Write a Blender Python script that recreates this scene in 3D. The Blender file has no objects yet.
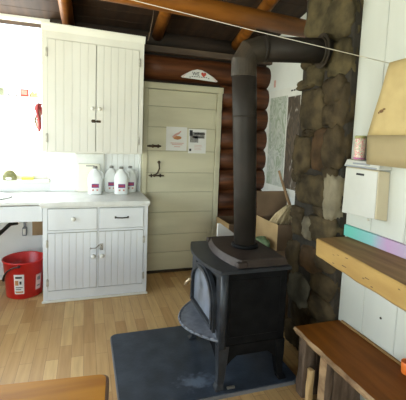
import bpy, bmesh, math, random
from mathutils import Vector, Matrix, noise
random.seed(7)
scn = bpy.context.scene
col = scn.collection
V = Vector
PI = math.pi

# ------------------------------------------------------------------ materials
def mat(name, c1, c2=None, rough=.6, scale=(6, 6, 6), detail=4, bump=0., bscale=40, metal=0., spec=.5, c3=None, lo=.35, hi=.65):
    m = bpy.data.materials.new(name); m.use_nodes = True
    nt = m.node_tree; b = nt.nodes['Principled BSDF']
    b.inputs['Roughness'].default_value = rough
    b.inputs['Metallic'].default_value = metal
    b.inputs['Specular IOR Level'].default_value = spec
    c2 = c2 or tuple(v * .85 for v in c1)
    tc = nt.nodes.new('ShaderNodeTexCoord'); mp = nt.nodes.new('ShaderNodeMapping')
    mp.inputs['Scale'].default_value = scale
    n = nt.nodes.new('ShaderNodeTexNoise'); n.inputs['Scale'].default_value = 1; n.inputs['Detail'].default_value = detail
    r = nt.nodes.new('ShaderNodeValToRGB')
    r.color_ramp.elements[0].position = lo; r.color_ramp.elements[1].position = hi
    r.color_ramp.elements[0].color = (*c1, 1); r.color_ramp.elements[1].color = (*c2, 1)
    if c3:
        e = r.color_ramp.elements.new((lo + hi) / 2); e.color = (*c3, 1)
    L = nt.links.new
    L(tc.outputs['Object'], mp.inputs['Vector']); L(mp.outputs['Vector'], n.inputs['Vector'])
    L(n.outputs['Fac'], r.inputs['Fac']); L(r.outputs['Color'], b.inputs['Base Color'])
    if bump:
        n2 = nt.nodes.new('ShaderNodeTexNoise'); n2.inputs['Scale'].default_value = bscale; n2.inputs['Detail'].default_value = 3
        bp = nt.nodes.new('ShaderNodeBump'); bp.inputs['Strength'].default_value = bump; bp.inputs['Distance'].default_value = .01
        L(tc.outputs['Object'], n2.inputs['Vector']); L(n2.outputs['Fac'], bp.inputs['Height']); L(bp.outputs['Normal'], b.inputs['Normal'])
    return m

def glass(name):
    m = bpy.data.materials.new(name); m.use_nodes = True
    nt = m.node_tree; nt.nodes.remove(nt.nodes['Principled BSDF'])
    t = nt.nodes.new('ShaderNodeBsdfTransparent'); g = nt.nodes.new('ShaderNodeBsdfGlossy'); g.inputs['Roughness'].default_value = .02
    mx = nt.nodes.new('ShaderNodeMixShader'); mx.inputs[0].default_value = .06
    L = nt.links.new
    L(t.outputs[0], mx.inputs[1]); L(g.outputs[0], mx.inputs[2]); L(mx.outputs[0], nt.nodes['Material Output'].inputs['Surface'])
    return m

def floor_mat():
    m = bpy.data.materials.new('oak_laminate'); m.use_nodes = True
    nt = m.node_tree; b = nt.nodes['Principled BSDF']; L = nt.links.new
    tc = nt.nodes.new('ShaderNodeTexCoord'); mp = nt.nodes.new('ShaderNodeMapping')
    mp.inputs['Rotation'].default_value = (0, 0, PI / 2)
    L(tc.outputs['Object'], mp.inputs['Vector'])
    br = nt.nodes.new('ShaderNodeTexBrick')
    br.inputs['Scale'].default_value = 1; br.inputs['Brick Width'].default_value = .42; br.inputs['Row Height'].default_value = .082
    br.inputs['Mortar Size'].default_value = .0012; br.inputs['Mortar Smooth'].default_value = .1; br.inputs['Bias'].default_value = 0
    br.offset = .37; br.offset_frequency = 2
    br.inputs['Color1'].default_value = (.44, .255, .098, 1); br.inputs['Color2'].default_value = (.62, .415, .185, 1)
    br.inputs['Mortar'].default_value = (.27, .155, .07, 1)
    L(mp.outputs['Vector'], br.inputs['Vector'])
    n = nt.nodes.new('ShaderNodeTexNoise'); n.inputs['Scale'].default_value = 1; n.inputs['Detail'].default_value = 5
    mp2 = nt.nodes.new('ShaderNodeMapping'); mp2.inputs['Scale'].default_value = (40, 3, 1); L(tc.outputs['Object'], mp2.inputs['Vector']); L(mp2.outputs['Vector'], n.inputs['Vector'])
    mx = nt.nodes.new('ShaderNodeMix'); mx.data_type = 'RGBA'; mx.blend_type = 'MULTIPLY'
    mx.inputs[0].default_value = .45
    r = nt.nodes.new('ShaderNodeValToRGB'); r.color_ramp.elements[0].color = (.62, .56, .5, 1); r.color_ramp.elements[1].color = (1, 1, 1, 1)
    r.color_ramp.elements[0].position = .3; r.color_ramp.elements[1].position = .62
    L(n.outputs['Fac'], r.inputs['Fac']); L(br.outputs['Color'], mx.inputs[6]); L(r.outputs['Color'], mx.inputs[7])
    L(mx.outputs[2], b.inputs['Base Color'])
    b.inputs['Roughness'].default_value = .42; b.inputs['Specular IOR Level'].default_value = .28
    return m

def teal_mat():
    m = bpy.data.materials.new('pastel_paint'); m.use_nodes = True
    nt = m.node_tree; b = nt.nodes['Principled BSDF']; L = nt.links.new
    tc = nt.nodes.new('ShaderNodeTexCoord'); sp = nt.nodes.new('ShaderNodeSeparateXYZ'); L(tc.outputs['Object'], sp.inputs[0])
    mr = nt.nodes.new('ShaderNodeMapRange'); mr.inputs[1].default_value = .86; mr.inputs[2].default_value = .10
    n = nt.nodes.new('ShaderNodeTexNoise'); n.inputs['Scale'].default_value = 9
    ad = nt.nodes.new('ShaderNodeMath'); ad.operation = 'MULTIPLY_ADD'; ad.inputs[1].default_value = .12
    L(tc.outputs['Object'], n.inputs['Vector']); L(sp.outputs['Y'], ad.inputs[2]); L(n.outputs['Fac'], ad.inputs[0])
    L(ad.outputs[0], mr.inputs[0])
    r = nt.nodes.new('ShaderNodeValToRGB')
    r.color_ramp.elements[0].position = .1; r.color_ramp.elements[0].color = (0.128, 0.465, 0.39, 1)
    r.color_ramp.elements[1].position = .5; r.color_ramp.elements[1].color = (0.435, 0.27, 0.45, 1)
    e = r.color_ramp.elements.new(.32); e.color = (0.203, 0.435, 0.435, 1)
    e = r.color_ramp.elements.new(.85); e.color = (0.39, 0.375, 0.45, 1)
    L(mr.outputs[0], r.inputs['Fac']); L(r.outputs['Color'], b.inputs['Base Color']); b.inputs['Roughness'].default_value = .6
    return m

def map_mat(name, cols, scale, detail=6, white=None):
    m = bpy.data.materials.new(name); m.use_nodes = True
    nt = m.node_tree; b = nt.nodes['Principled BSDF']; L = nt.links.new
    tc = nt.nodes.new('ShaderNodeTexCoord'); mp = nt.nodes.new('ShaderNodeMapping'); mp.inputs['Scale'].default_value = scale
    n = nt.nodes.new('ShaderNodeTexNoise'); n.inputs['Scale'].default_value = 1; n.inputs['Detail'].default_value = detail; n.inputs['Distortion'].default_value = 1.5
    L(tc.outputs['Object'], mp.inputs[0]); L(mp.outputs[0], n.inputs['Vector'])
    r = nt.nodes.new('ShaderNodeValToRGB')
    pos = [.32 + .36 * i / (len(cols) - 1) for i in range(len(cols))]
    r.color_ramp.elements[0].position = pos[0]; r.color_ramp.elements[0].color = (*cols[0], 1)
    r.color_ramp.elements[1].position = pos[-1]; r.color_ramp.elements[1].color = (*cols[-1], 1)
    for p, c in zip(pos[1:-1], cols[1:-1]):
        e = r.color_ramp.elements.new(p); e.color = (*c, 1)
    L(n.outputs['Fac'], r.inputs['Fac']); L(r.outputs['Color'], b.inputs['Base Color']); b.inputs['Roughness'].default_value = .45
    return m

M = {}
M['white'] = mat('white_paint', (.765, .755, .69), (.69, .675, .605), .45, (3, 3, 1.2), bump=.05, bscale=25)
M['white2'] = mat('white_cabinet_paint', (.76, .785, .80), (.68, .70, .715), .42, (3, 3, 1.2))
M['splash'] = mat('clean_white_paint', (.84, .855, .85), (.78, .795, .79), .4, (3, 3, 1.2))
M['groove'] = mat('darker_white_paint', (.54, .53, .48), (.62, .61, .56), .6)  # darker white for the grooves and the backing behind the doors
M['worktop'] = mat('worn_worktop_paint', (.78, .79, .76), (.66, .67, .64), .35, (8, 8, 8))
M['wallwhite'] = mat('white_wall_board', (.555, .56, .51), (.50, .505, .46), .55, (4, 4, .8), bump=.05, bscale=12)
M['plaster'] = mat('white_plaster', (.78, .79, .77), (.72, .73, .71), .7, (3, 3, 3))
M['log'] = mat('varnished_log', (.15, .05, .016), (.05, .018, .008), .5, (1.5, 16, 16), 5, bump=.25, bscale=14, c3=(.10, .033, .012), spec=.25)
M['chink_shade'] = mat('chinking_and_shaded_log', (.035, .02, .012), (.016, .010, .006), .85, (2, 14, 14))  # serves the top log too, with its backlit shade as colour
M['beam'] = mat('varnished_beam', (.30, .105, .014), (.15, .048, .007), .45, (1.2, 12, 12), 5, bump=.15, bscale=10, spec=.3)
M['roofboard'] = mat('dark_roof_board', (.055, .026, .012), (.026, .013, .007), .75, (14, 1.5, 2), 4)
M['plate'] = mat('weathered_board', (.12, .08, .05), (.065, .042, .028), .7, (2, 12, 12))
M['door'] = mat('cream_door_paint', (.62, .585, .42), (.53, .50, .35), .42, (1.5, 3, 6), 5)
M['doorgap'] = mat('door_seam', (.30, .275, .20), (.36, .33, .245), .7)
M['iron'] = mat('dark_iron', (.028, .026, .024), (.06, .05, .042), .5, (20, 20, 20), metal=.4)
M['rustiron'] = mat('worn_brown_iron', (.09, .055, .03), (.04, .03, .02), .5, (30, 30, 30), metal=.5)
M['steel'] = mat('bright_steel', (.5, .48, .43), (.35, .33, .3), .35, (20, 20, 20), metal=.8)
M['hinge'] = mat('painted_hinge', (.58, .55, .47), (.40, .38, .33), .4, (40, 40, 40))
M['brass'] = mat('brass', (.80, .66, .45), (.66, .5, .32), .35, metal=.6)
M['stove'] = mat('black_cast_iron', (.005, .005, .0055), (.009, .009, .0095), .55, (14, 14, 14), bump=.12, bscale=120, spec=.07)
M['stovefront'] = mat('lit_cast_iron', (.016, .018, .022), (.027, .031, .038), .42, (14, 14, 14), bump=.12, bscale=90, spec=.35)  # stove iron with bluish window light put into the colour
M['stovetop'] = mat('brownish_cast_iron', (.026, .017, .014), (.042, .028, .022), .5, (10, 10, 10), bump=.15, bscale=90, spec=.3)
M['ash'] = mat('pale_cast_iron', (.09, .10, .125), (.16, .175, .205), .5, (18, 18, 18), 5, bump=.15, bscale=60)  # paler, bluish iron for the ash lip
M['pipe'] = mat('stovepipe_steel', (.016, .0135, .011), (.028, .022, .018), .5, (6, 6, 4), 5, spec=.16, bump=.04, bscale=30)
M['elbow'] = mat('stovepipe_elbow_steel', (.026, .021, .015), (.05, .036, .024), .5, (9, 9, 9), 5, spec=.2)
M['stoveglass'] = mat('stove_glass_with_reflection', (.06, .07, .09), (.18, .205, .26), .3, (7, 9, 6), 6, spec=.3, c3=(.15, .165, .19))  # pale blue reflection on the glass put into its colour
M['pad'] = mat('dark_slate_pad', (.021, .028, .040), (.042, .056, .076), .42, (9, 9, 9), 7, bump=.12, bscale=60, c3=(.030, .040, .056), lo=.35, hi=.72, spec=.35)
M['padedge'] = mat('pad_edging', (.12, .12, .125), (.17, .17, .18), .5)
M['st_o'] = mat('olive_stone', (.095, .072, .034), (.036, .028, .014), .8, (9, 9, 9), 6, bump=.5, bscale=28, spec=.15)
M['st_b'] = mat('brown_grey_stone', (.10, .072, .036), (.032, .024, .013), .8, (9, 9, 9), 6, bump=.5, bscale=28, spec=.15)
M['st_d'] = mat('dark_stone', (.075, .053, .027), (.027, .019, .010), .8, (9, 9, 9), 6, bump=.5, bscale=28, spec=.15)
M['st_r'] = mat('reddish_stone', (.095, .054, .026), (.042, .026, .013), .8, (9, 9, 9), 6, bump=.5, bscale=28, spec=.15)
M['st_p'] = mat('pale_stone', (.235, .20, .135), (.13, .11, .075), .8, (9, 9, 9), 6, bump=.5, bscale=28, spec=.15)
M['st_g'] = mat('grey_green_stone', (.095, .083, .058), (.05, .044, .031), .8, (9, 9, 9), 6, bump=.5, bscale=28, spec=.15)
M['mortar'] = mat('shaded_mortar', (.035, .027, .018), (.016, .013, .009), .95, (12, 12, 12), bump=.6, bscale=40)  # shading of the joints put into the mortar colour
M['mantel_top'] = mat('worn_timber_top', (.20, .11, .042), (.36, .215, .09), .6, (14, 2, 14), 6, spec=.2)
M['mantel_face'] = mat('sawn_timber_face', (.46, .295, .092), (.35, .205, .06), .55, (12, 2.0, 9), 6, bump=.1, bscale=20)
M['bench'] = mat('varnished_bench_plank', (.235, .078, .010), (.14, .043, .006), .55, (16, 2, 6), 6, spec=.12)
M['bark'] = mat('bark_edge', (.42, .27, .14), (.14, .07, .03), .8, (14, 9, 14), 5, bump=.5, bscale=40)
M['barkdark'] = mat('dark_bark', (.065, .038, .021), (.15, .10, .065), .85, (26, 26, 5), 6, bump=.6, bscale=40)
M['sap'] = mat('pale_split_wood', (.62, .42, .20), (.44, .27, .11), .6, (16, 16, 3), 5)
M['table'] = mat('honey_table_wood', (.47, .20, .010), (.34, .125, .006), .5, (2, 18, 6), 6, spec=.2)
M['tableedge'] = mat('dark_table_edge', (.11, .05, .02), (.17, .075, .026), .45)
M['red'] = mat('red_plastic', (.62, .025, .02), (.55, .02, .018), .32)
M['black'] = mat('black_plastic', (.012, .012, .013), (.02, .02, .02), .4)
M['paper'] = mat('white_paper', (.76, .755, .72), (.70, .695, .66), .7)
M['paperpink'] = mat('pink_paper', (.70, .42, .38), (.74, .55, .5), .7)
M['ink'] = mat('black_ink', (.015, .015, .017), (.04, .04, .04), .7)
M['greyink'] = mat('grey_print', (.17, .165, .155), (.34, .33, .31), .7, (60, 60, 60))
M['redink'] = mat('red_ink', (.55, .06, .04), (.45, .05, .03), .7)
M['palered'] = mat('faded_red_print', (.62, .33, .28), (.66, .42, .36), .7, (50, 50, 50))
M['orangeink'] = mat('orange_brown_print', (.45, .19, .07), (.58, .26, .10), .7, (50, 50, 50))
M['jug'] = mat('translucent_jug_plastic', (.86, .88, .875), (.82, .84, .84), .3)
M['purple'] = mat('purple_label', (.16, .03, .20), (.20, .05, .22), .5)
M['cream'] = mat('cream_board', (.80, .78, .66), (.74, .72, .6), .5)
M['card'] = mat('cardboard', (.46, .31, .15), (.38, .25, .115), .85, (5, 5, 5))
M['carddark'] = mat('brown_and_shaded_cardboard', (.20, .125, .07), (.15, .095, .052), .85, (5, 5, 5))  # also the carton walls turned from the light, shade put into the colour
M['green'] = mat('dark_green_cloth', (.17, .24, .12), (.08, .13, .06), .8, (20, 20, 20))
M['straw'] = mat('straw', (.62, .50, .31), (.45, .34, .18), .8, (60, 60, 8))
M['stick'] = mat('stick_wood', (.28, .17, .085), (.2, .115, .05), .6)
M['tan'] = mat('tan_sack', (.50, .375, .165), (.41, .30, .125), .75, (7, 7, 7), 5, bump=.06, bscale=30)
M['tan2'] = mat('pale_tan_sack', (.355, .275, .145), (.315, .245, .125), .75, (5, 5, 5), 4)
M['stain'] = mat('dark_stain', (.09, .045, .018), (.20, .10, .035), .8, (60, 60, 60))
M['boxwhite'] = mat('white_enamel', (.56, .555, .51), (.52, .515, .47), .35)
M['boxcream'] = mat('cream_enamel', (.58, .50, .345), (.53, .455, .31), .45)
M['jarpattern'] = map_mat('floral_jar', [(.75, .73, .62), (.72, .68, .55), (.65, .12, .16), (.78, .74, .62), (.2, .38, .14), (.72, .45, .5)], (45, 45, 45), 2)
M['jarband'] = mat('magenta_band', (.42, .10, .26), (.52, .2, .35), .5, (40, 40, 40))
M['jarrim'] = mat('olive_rim', (.36, .35, .12), (.42, .40, .2), .5)
M['orange'] = mat('orange_plastic', (.85, .20, .03), (.78, .17, .02), .4)
M['string'] = mat('white_string', (.6, .56, .47), (.52, .48, .4), .8)
M['cordbrown'] = mat('brown_cord', (.11, .07, .045), (.15, .1, .06), .8)
M['redcloth'] = mat('red_check_cloth', (.40, .045, .055), (.52, .12, .11), .8, (40, 40, 20))
M['olive'] = mat('olive_sponge', (.17, .17, .06), (.27, .26, .12), .8, (50, 50, 50))
M['yellow'] = mat('yellow_sponge', (.85, .85, .12), (.8, .78, .1), .7)
M['greenitem'] = mat('sage_tin', (.32, .38, .24), (.40, .44, .3), .5)
M['yellowgreen'] = mat('pale_yellow_green', (.60, .62, .30), (.5, .54, .26), .5)
M['redbox'] = mat('red_tin', (.62, .05, .035), (.55, .06, .04), .4)
M['grey'] = mat('grey_plastic', (.30, .31, .33), (.22, .23, .25), .4)
M['plywood'] = mat('brown_plywood', (.34, .22, .11), (.27, .165, .08), .7, (20, 20, 4))
M['pastel'] = teal_mat()
M['floor'] = floor_mat()
def ash_spill(m, c, r, colr):
    nt = m.node_tree; L = nt.links.new; bs = nt.nodes['Principled BSDF']
    old = bs.inputs['Base Color'].links[0].from_socket
    tc = nt.nodes.new('ShaderNodeTexCoord'); mp = nt.nodes.new('ShaderNodeMapping'); mp.vector_type = 'POINT'
    mp.inputs['Location'].default_value = (-c[0] / r[0], -c[1] / r[1], 0); mp.inputs['Scale'].default_value = (1 / r[0], 1 / r[1], 0)
    L(tc.outputs['Object'], mp.inputs[0])
    ln = nt.nodes.new('ShaderNodeVectorMath'); ln.operation = 'LENGTH'; L(mp.outputs[0], ln.inputs[0])
    n = nt.nodes.new('ShaderNodeTexNoise'); n.inputs['Scale'].default_value = 22; n.inputs['Detail'].default_value = 6; L(tc.outputs['Object'], n.inputs['Vector'])
    sm = nt.nodes.new('ShaderNodeMath'); sm.operation = 'MULTIPLY_ADD'; sm.inputs[1].default_value = -.55; L(ln.outputs['Value'], sm.inputs[0]); L(n.outputs['Fac'], sm.inputs[2])
    rp_ = nt.nodes.new('ShaderNodeMapRange'); rp_.inputs[1].default_value = .12; rp_.inputs[2].default_value = .42; L(sm.outputs[0], rp_.inputs[0])
    mx = nt.nodes.new('ShaderNodeMix'); mx.data_type = 'RGBA'; L(rp_.outputs[0], mx.inputs[0]); L(old, mx.inputs[6]); mx.inputs[7].default_value = (*colr, 1)
    L(mx.outputs[2], bs.inputs['Base Color'])
ash_spill(M['pad'], (-.08, -.265), (.20, .12), (.10, .125, .165))
M['glass'] = glass('window_glass')
M['map1'] = map_mat('topographic_print', [(.36, .42, .32), (.56, .58, .53), (.28, .34, .24), (.60, .61, .57), (.38, .41, .37), (.58, .58, .55)], (9, 9, 4))
M['map2'] = map_mat('aerial_print', [(.06, .05, .045), (.16, .12, .085), (.07, .055, .045), (.13, .10, .075), (.55, .54, .52)], (8, 11, 4))

# ------------------------------------------------------------------ mesh helpers
def nb(): return bmesh.new()
def setmi(faces, mi):
    for f in faces: f.material_index = mi
def bx(bm, x0, x1, y0, y1, z0, z1, bev=.003, mi=0, mx=None, seg=1):
    vs = [bm.verts.new((x, y, z)) for x in (x0, x1) for y in (y0, y1) for z in (z0, z1)]
    F = [(0, 1, 3, 2), (4, 6, 7, 5), (0, 4, 5, 1), (2, 3, 7, 6), (0, 2, 6, 4), (1, 5, 7, 3)]
    fs = [bm.faces.new([vs[i] for i in f]) for f in F]
    setmi(fs, mi)
    if bev:
        b = min(bev, .45 * min(abs(x1 - x0), abs(y1 - y0), abs(z1 - z0)))
        es = list({e for f in fs for e in f.edges})
        r = bmesh.ops.bevel(bm, geom=es, offset=b, segments=seg, profile=.5, affect='EDGES')
        setmi(r['faces'], mi)
        vs = list({v for f in r['faces'] for v in f.verts} | {v for v in vs if v.is_valid})
    if mx: bmesh.ops.transform(bm, matrix=mx, verts=vs)
    return vs
def hexa(bm, b4, t4, mi=0, bev=.002):
    """bottom four and top four corners in the same turning order"""
    vs = [bm.verts.new(p) for p in list(b4) + list(t4)]
    fs = [bm.faces.new([vs[i] for i in f]) for f in ((3, 2, 1, 0), (4, 5, 6, 7), (0, 1, 5, 4), (1, 2, 6, 5), (2, 3, 7, 6), (3, 0, 4, 7))]
    setmi(fs, mi)
    if bev:
        r = bmesh.ops.bevel(bm, geom=list({e for f in fs for e in f.edges}), offset=bev, segments=1, affect='EDGES'); setmi(r['faces'], mi)
def tube(bm, pts, rad, n=12, mi=0, caps=True, smooth=True):
    pts = [V(p) for p in pts]
    if not hasattr(rad, '__len__'): rad = [rad] * len(pts)
    rings = []; prev = None
    for i, p in enumerate(pts):
        d = (pts[min(i + 1, len(pts) - 1)] - pts[max(i - 1, 0)]).normalized()
        if prev is None:
            u = d.orthogonal().normalized()
        else:
            u = (prev - d * prev.dot(d)).normalized()
        prev = u; w = d.cross(u)
        rings.append([bm.verts.new(p + (u * math.cos(2 * PI * k / n) + w * math.sin(2 * PI * k / n)) * rad[i]) for k in range(n)])
    for a, b in zip(rings, rings[1:]):
        for k in range(n):
            f = bm.faces.new((a[k], a[(k + 1) % n], b[(k + 1) % n], b[k])); f.material_index = mi; f.smooth = smooth
    if caps:
        f = bm.faces.new(rings[0][::-1]); f.material_index = mi
        f = bm.faces.new(rings[-1]); f.material_index = mi
    return rings
def lathe(bm, prof, c, n=24, mi=0, close=True, smooth=True, sx=1, sy=1):
    cx, cy, cz = c; rings = []
    for r, z in prof:
        rings.append([bm.verts.new((cx + sx * r * math.cos(2 * PI * k / n), cy + sy * r * math.sin(2 * PI * k / n), cz + z)) for k in range(n)])
    for a, b in zip(rings, rings[1:]):
        for k in range(n):
            f = bm.faces.new((a[k], a[(k + 1) % n], b[(k + 1) % n], b[k])); f.material_index = mi; f.smooth = smooth
    if close:
        f = bm.faces.new(rings[0][::-1]); f.material_index = mi
        f = bm.faces.new(rings[-1]); f.material_index = mi
    return rings
def prism(bm, poly, ext, mi=0, bev=0):
    """extrude the polygon (3-D points) by vector ext"""
    ext = V(ext)
    a = [bm.verts.new(p) for p in poly]; b = [bm.verts.new(V(p) + ext) for p in poly]
    n = len(a)
    fs = [bm.faces.new(a[::-1]), bm.faces.new(b)] + [bm.faces.new((a[i], a[(i + 1) % n], b[(i + 1) % n], b[i])) for i in range(n)]
    setmi(fs, mi)
    if bev:
        r = bmesh.ops.bevel(bm, geom=list({e for f in fs for e in f.edges}), offset=bev, segments=2, affect='EDGES'); setmi(r['faces'], mi)
    return fs
def ball(bm, c, r, mi=0, sub=2, s=(1, 1, 1), mx=None):
    m = Matrix.Translation(c) @ (mx or Matrix()) @ Matrix.Diagonal((*s, 1))
    o = bmesh.ops.create_icosphere(bm, subdivisions=sub, radius=r, matrix=m)
    for v in o['verts']:
        for f in v.link_faces: f.material_index = mi; f.smooth = True
    return o['verts']

def bbox_base(bm):
    xs = [v.co.x for v in bm.verts]; ys = [v.co.y for v in bm.verts]; zs = [v.co.z for v in bm.verts]
    return V(((min(xs) + max(xs)) / 2, (min(ys) + max(ys)) / 2, min(zs)))
def obj(name, bm, mats, parent=None, label=None, loc=None):
    """mesh built in room coordinates; a part is stored relative to its thing's base"""
    root = parent
    while root is not None and root.parent: root = root.parent
    if parent is not None: off = V(root.location)
    else: off = V(loc) if loc is not None else bbox_base(bm)
    bmesh.ops.recalc_face_normals(bm, faces=bm.faces)
    bmesh.ops.translate(bm, verts=bm.verts, vec=-off)
    me = bpy.data.meshes.new(name); bm.to_mesh(me); bm.free()
    for m in (mats if isinstance(mats, (list, tuple)) else [mats]): me.materials.append(M[m])
    o = bpy.data.objects.new(name, me); col.objects.link(o)
    if parent is not None: o.parent = parent
    else: o.location = off
    if label: o['label'] = label
    return o
def tag(o, label, cat, group=None):
    o['label'] = label; o['category'] = cat
    if group: o['group'] = group
    return o
def thing(name, loc, label, cat, group=None):
    o = bpy.data.objects.new(name, None); o.location = loc; o.empty_display_size = .1; col.objects.link(o)
    return tag(o, label, cat, group)
def struct(name, bm, mats, parent=None):
    o = obj(name, bm, mats, parent, loc=(0, 0, 0) if parent is None else None)
    if parent is None: o['kind'] = 'structure'
    return o
def text(bm, s, size, mx, mi=0, depth=.0015):
    cu = bpy.data.curves.new('t', 'FONT'); cu.body = s; cu.size = size; cu.extrude = depth; cu.align_x = 'CENTER'; cu.resolution_u = 2
    o = bpy.data.objects.new('t', cu); col.objects.link(o)
    me = bpy.data.meshes.new_from_object(o.evaluated_get(bpy.context.evaluated_depsgraph_get()))
    me.transform(mx); k = len(bm.faces); bm.from_mesh(me); bm.faces.ensure_lookup_table()
    for f in bm.faces[k:]: f.material_index = mi
    bpy.data.objects.remove(o); bpy.data.curves.remove(cu); bpy.data.meshes.remove(me)
FACE_CAM = Matrix.Rotation(PI / 2, 4, 'X')        # text lying in xy -> standing, facing -y

# ------------------------------------------------------------------ setting
XL, XR, XF, YB, YR = -2.3, 1.57, 2.1, 4.0, -2.6    # left wall, near right wall, alcove wall, back wall, rear wall
ZW = 2.47
def roofz(y):
    return 2.70 + .19 * (4.0 - y) if y > .7 else 2.70 + .19 * 3.3 - .19 * (.7 - y)
b = nb(); bx(b, XL - .15, XF + .15, YR - .15, YB + .2, -.1, 0, 0); struct('floor', b, 'floor')
b = nb()                                              # boarded roof underside
yy = YR - .2
while yy < YB + .3:
    y1 = min(yy + .19, .7) if yy < .7 else yy + .19
    z0, z1 = roofz(yy), roofz(y1 - .004)
    hexa(b, [(XL - .2, yy, z0), (XF + .3, yy, z0), (XF + .3, y1 - .004, z1), (XL - .2, y1 - .004, z1)],
         [(XL - .2, yy, z0 + .03), (XF + .3, yy, z0 + .03), (XF + .3, y1 - .004, z1 + .03), (XL - .2, y1 - .004, z1 + .03)], 0, .002)
    yy = y1
hexa(b, [(XL - .2, YR - .2, roofz(YR - .2) + .035), (XF + .3, YR - .2, roofz(YR - .2) + .035), (XF + .3, .7, roofz(.7) + .035), (XL - .2, .7, roofz(.7) + .035)],
     [(XL - .2, YR - .2, roofz(YR - .2) + .07), (XF + .3, YR - .2, roofz(YR - .2) + .07), (XF + .3, .7, roofz(.7) + .07), (XL - .2, .7, roofz(.7) + .07)], 0, 0)
hexa(b, [(XL - .2, .7, roofz(.71) + .035), (XF + .3, .7, roofz(.71) + .035), (XF + .3, YB + .3, roofz(YB + .3) + .035), (XL - .2, YB + .3, roofz(YB + .3) + .035)],
     [(XL - .2, .7, roofz(.71) + .07), (XF + .3, .7, roofz(.71) + .07), (XF + .3, YB + .3, roofz(YB + .3) + .07), (XL - .2, YB + .3, roofz(YB + .3) + .07)], 0, 0)
struct('ceiling', b, 'roofboard')

# back wall: logs right of the cupboard and across the top, white boarding round the sink window
WX0, WX1, WZ0, WZ1 = -1.9, -.335, 1.06, 2.698
b = nb(); YK = YB + .10                               # the sink side of the wall stands a little further back
bx(b, XL - .1, WX0, YK, YK + .1, 0, ZW, 0, 1); bx(b, WX1, .60, YK, YK + .1, 0, ZW, 0, 1)
bx(b, WX0, WX1, YK, YK + .1, 0, WZ0, 0, 1); bx(b, WX0, WX1, YK, YK + .1, WZ1, 2.74, 0, 2)
bx(b, .60, 2.2, YB + .06, YB + .14, 0, 2.72, 0, 2)
bx(b, WX1, .60, YK, YK + .1, ZW, 2.72, 0, 2); bx(b, XL - .1, WX0, YK, YK + .1, ZW, 2.72, 0, 2)
DX0, DX1, DZ = .615, 1.475, 2.115
zs = [2.31, 2.05, 1.80, 1.555, 1.315, 1.07, .82, .575, .335, .11]
def logrow(z, x0, x1, r):
    pts = []; rad = []; n = max(3, int((x1 - x0) / .18))
    for i in range(n + 1):
        x = x0 + (x1 - x0) * i / n
        pts.append((x, YB + .065 + .008 * noise.noise(V((x * 1.7, z * 9, 0))), z + .008 * noise.noise(V((x * 1.3, z * 5, 7)))))
        rad.append(r * (1 + .05 * noise.noise(V((x * 2, z * 3, 3)))))
    tube(b, pts, rad, 20, 0)
for z in zs:
    if z > DZ + .05: logrow(z, .60, 2.15, .135)
    else: logrow(z, DX1 + .03, 2.15, .13)
tube(b, [(WX1 + .0, YB + .105, 2.60), (.9, YB + .09, 2.60), (2.15, YB + .09, 2.60)], .10, 18, 2)  # top log in near-black, its backlit shade put into the colour
struct('wall_back', b, ['log', 'plaster', 'chink_shade'])
b = nb(); bx(b, WX1 + .02, 2.1, YB - .09, YB - .02, 2.445, 2.51, .004); struct('trim_1', b, 'plate')

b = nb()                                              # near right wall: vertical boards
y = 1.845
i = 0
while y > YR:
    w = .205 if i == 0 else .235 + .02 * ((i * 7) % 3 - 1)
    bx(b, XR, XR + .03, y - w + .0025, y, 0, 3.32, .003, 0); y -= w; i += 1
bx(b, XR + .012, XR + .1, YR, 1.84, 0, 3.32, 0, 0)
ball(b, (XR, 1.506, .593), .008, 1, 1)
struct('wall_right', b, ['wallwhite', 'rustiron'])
b = nb(); bx(b, XF, XF + .1, 1.84, YB + .1, 0, 3.2, 0)
struct('wall_alcove', b, 'plaster')
b = nb(); bx(b, XR + .1, XF + .1, 1.80, 1.84, 0, 3.2, 0); struct('wall_return', b, 'plaster')
LW = (.2, 3.75, .80, 2.35)                            # left wall opening: y0 y1 z0 z1
b = nb()
bx(b, XL - .1, XL, YR, LW[0], 0, 3.3, 0); bx(b, XL - .1, XL, LW[1], YB + .1, 0, 3.3, 0)
bx(b, XL - .1, XL, LW[0], LW[1], 0, LW[2], 0); bx(b, XL - .1, XL, LW[0], LW[1], LW[3], 3.3, 0)
struct('wall_left', b, 'plaster')
RW = (-1.9, -.3, .9, 2.0)
b = nb()
bx(b, XL, RW[0], YR - .1, YR, 0, 2.9, 0); bx(b, RW[1], XF, YR - .1, YR, 0, 2.9, 0)
bx(b, RW[0], RW[1], YR - .1, YR, 0, RW[2], 0); bx(b, RW[0], RW[1], YR - .1, YR, RW[3], 2.9, 0)
struct('wall_rear', b, 'plaster')

def window(n, axis, a0, a1, z0, z1, w0, w1, bars):
    """frame and pane in an opening; axis 'y' = wall facing y, else facing x"""
    def bb(bm, p0, p1, q0, q1, r0, r1):
        if axis == 'y': bx(bm, p0, p1, q0, q1, r0, r1, .003)
        else: bx(bm, q0, q1, p0, p1, r0, r1, .003)
    f = nb(); t = .045
    bb(f, a0, a0 + t, w0, w1, z0, z1); bb(f, a1 - t, a1, w0, w1, z0, z1)
    bb(f, a0 + t, a1 - t, w0, w1, z0, z0 + t); bb(f, a0 + t, a1 - t, w0, w1, z1 - t, z1)
    m = (w0 + w1) / 2
    for k in range(1, bars):
        p = a0 + (a1 - a0) * k / bars; bb(f, p - .015, p + .015, m - .015, m + .015, z0 + t, z1 - t)
    o = struct('window_%d' % n, f, 'white')
    g = nb(); bb(g, a0 + t, a1 - t, m - .002, m + .002, z0 + t, z1 - t); obj('pane', g, 'glass', o)
    return o
w = window(1, 'y', WX0, WX1, WZ0, WZ1, YK - .01, YK + .09, 2)
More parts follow.
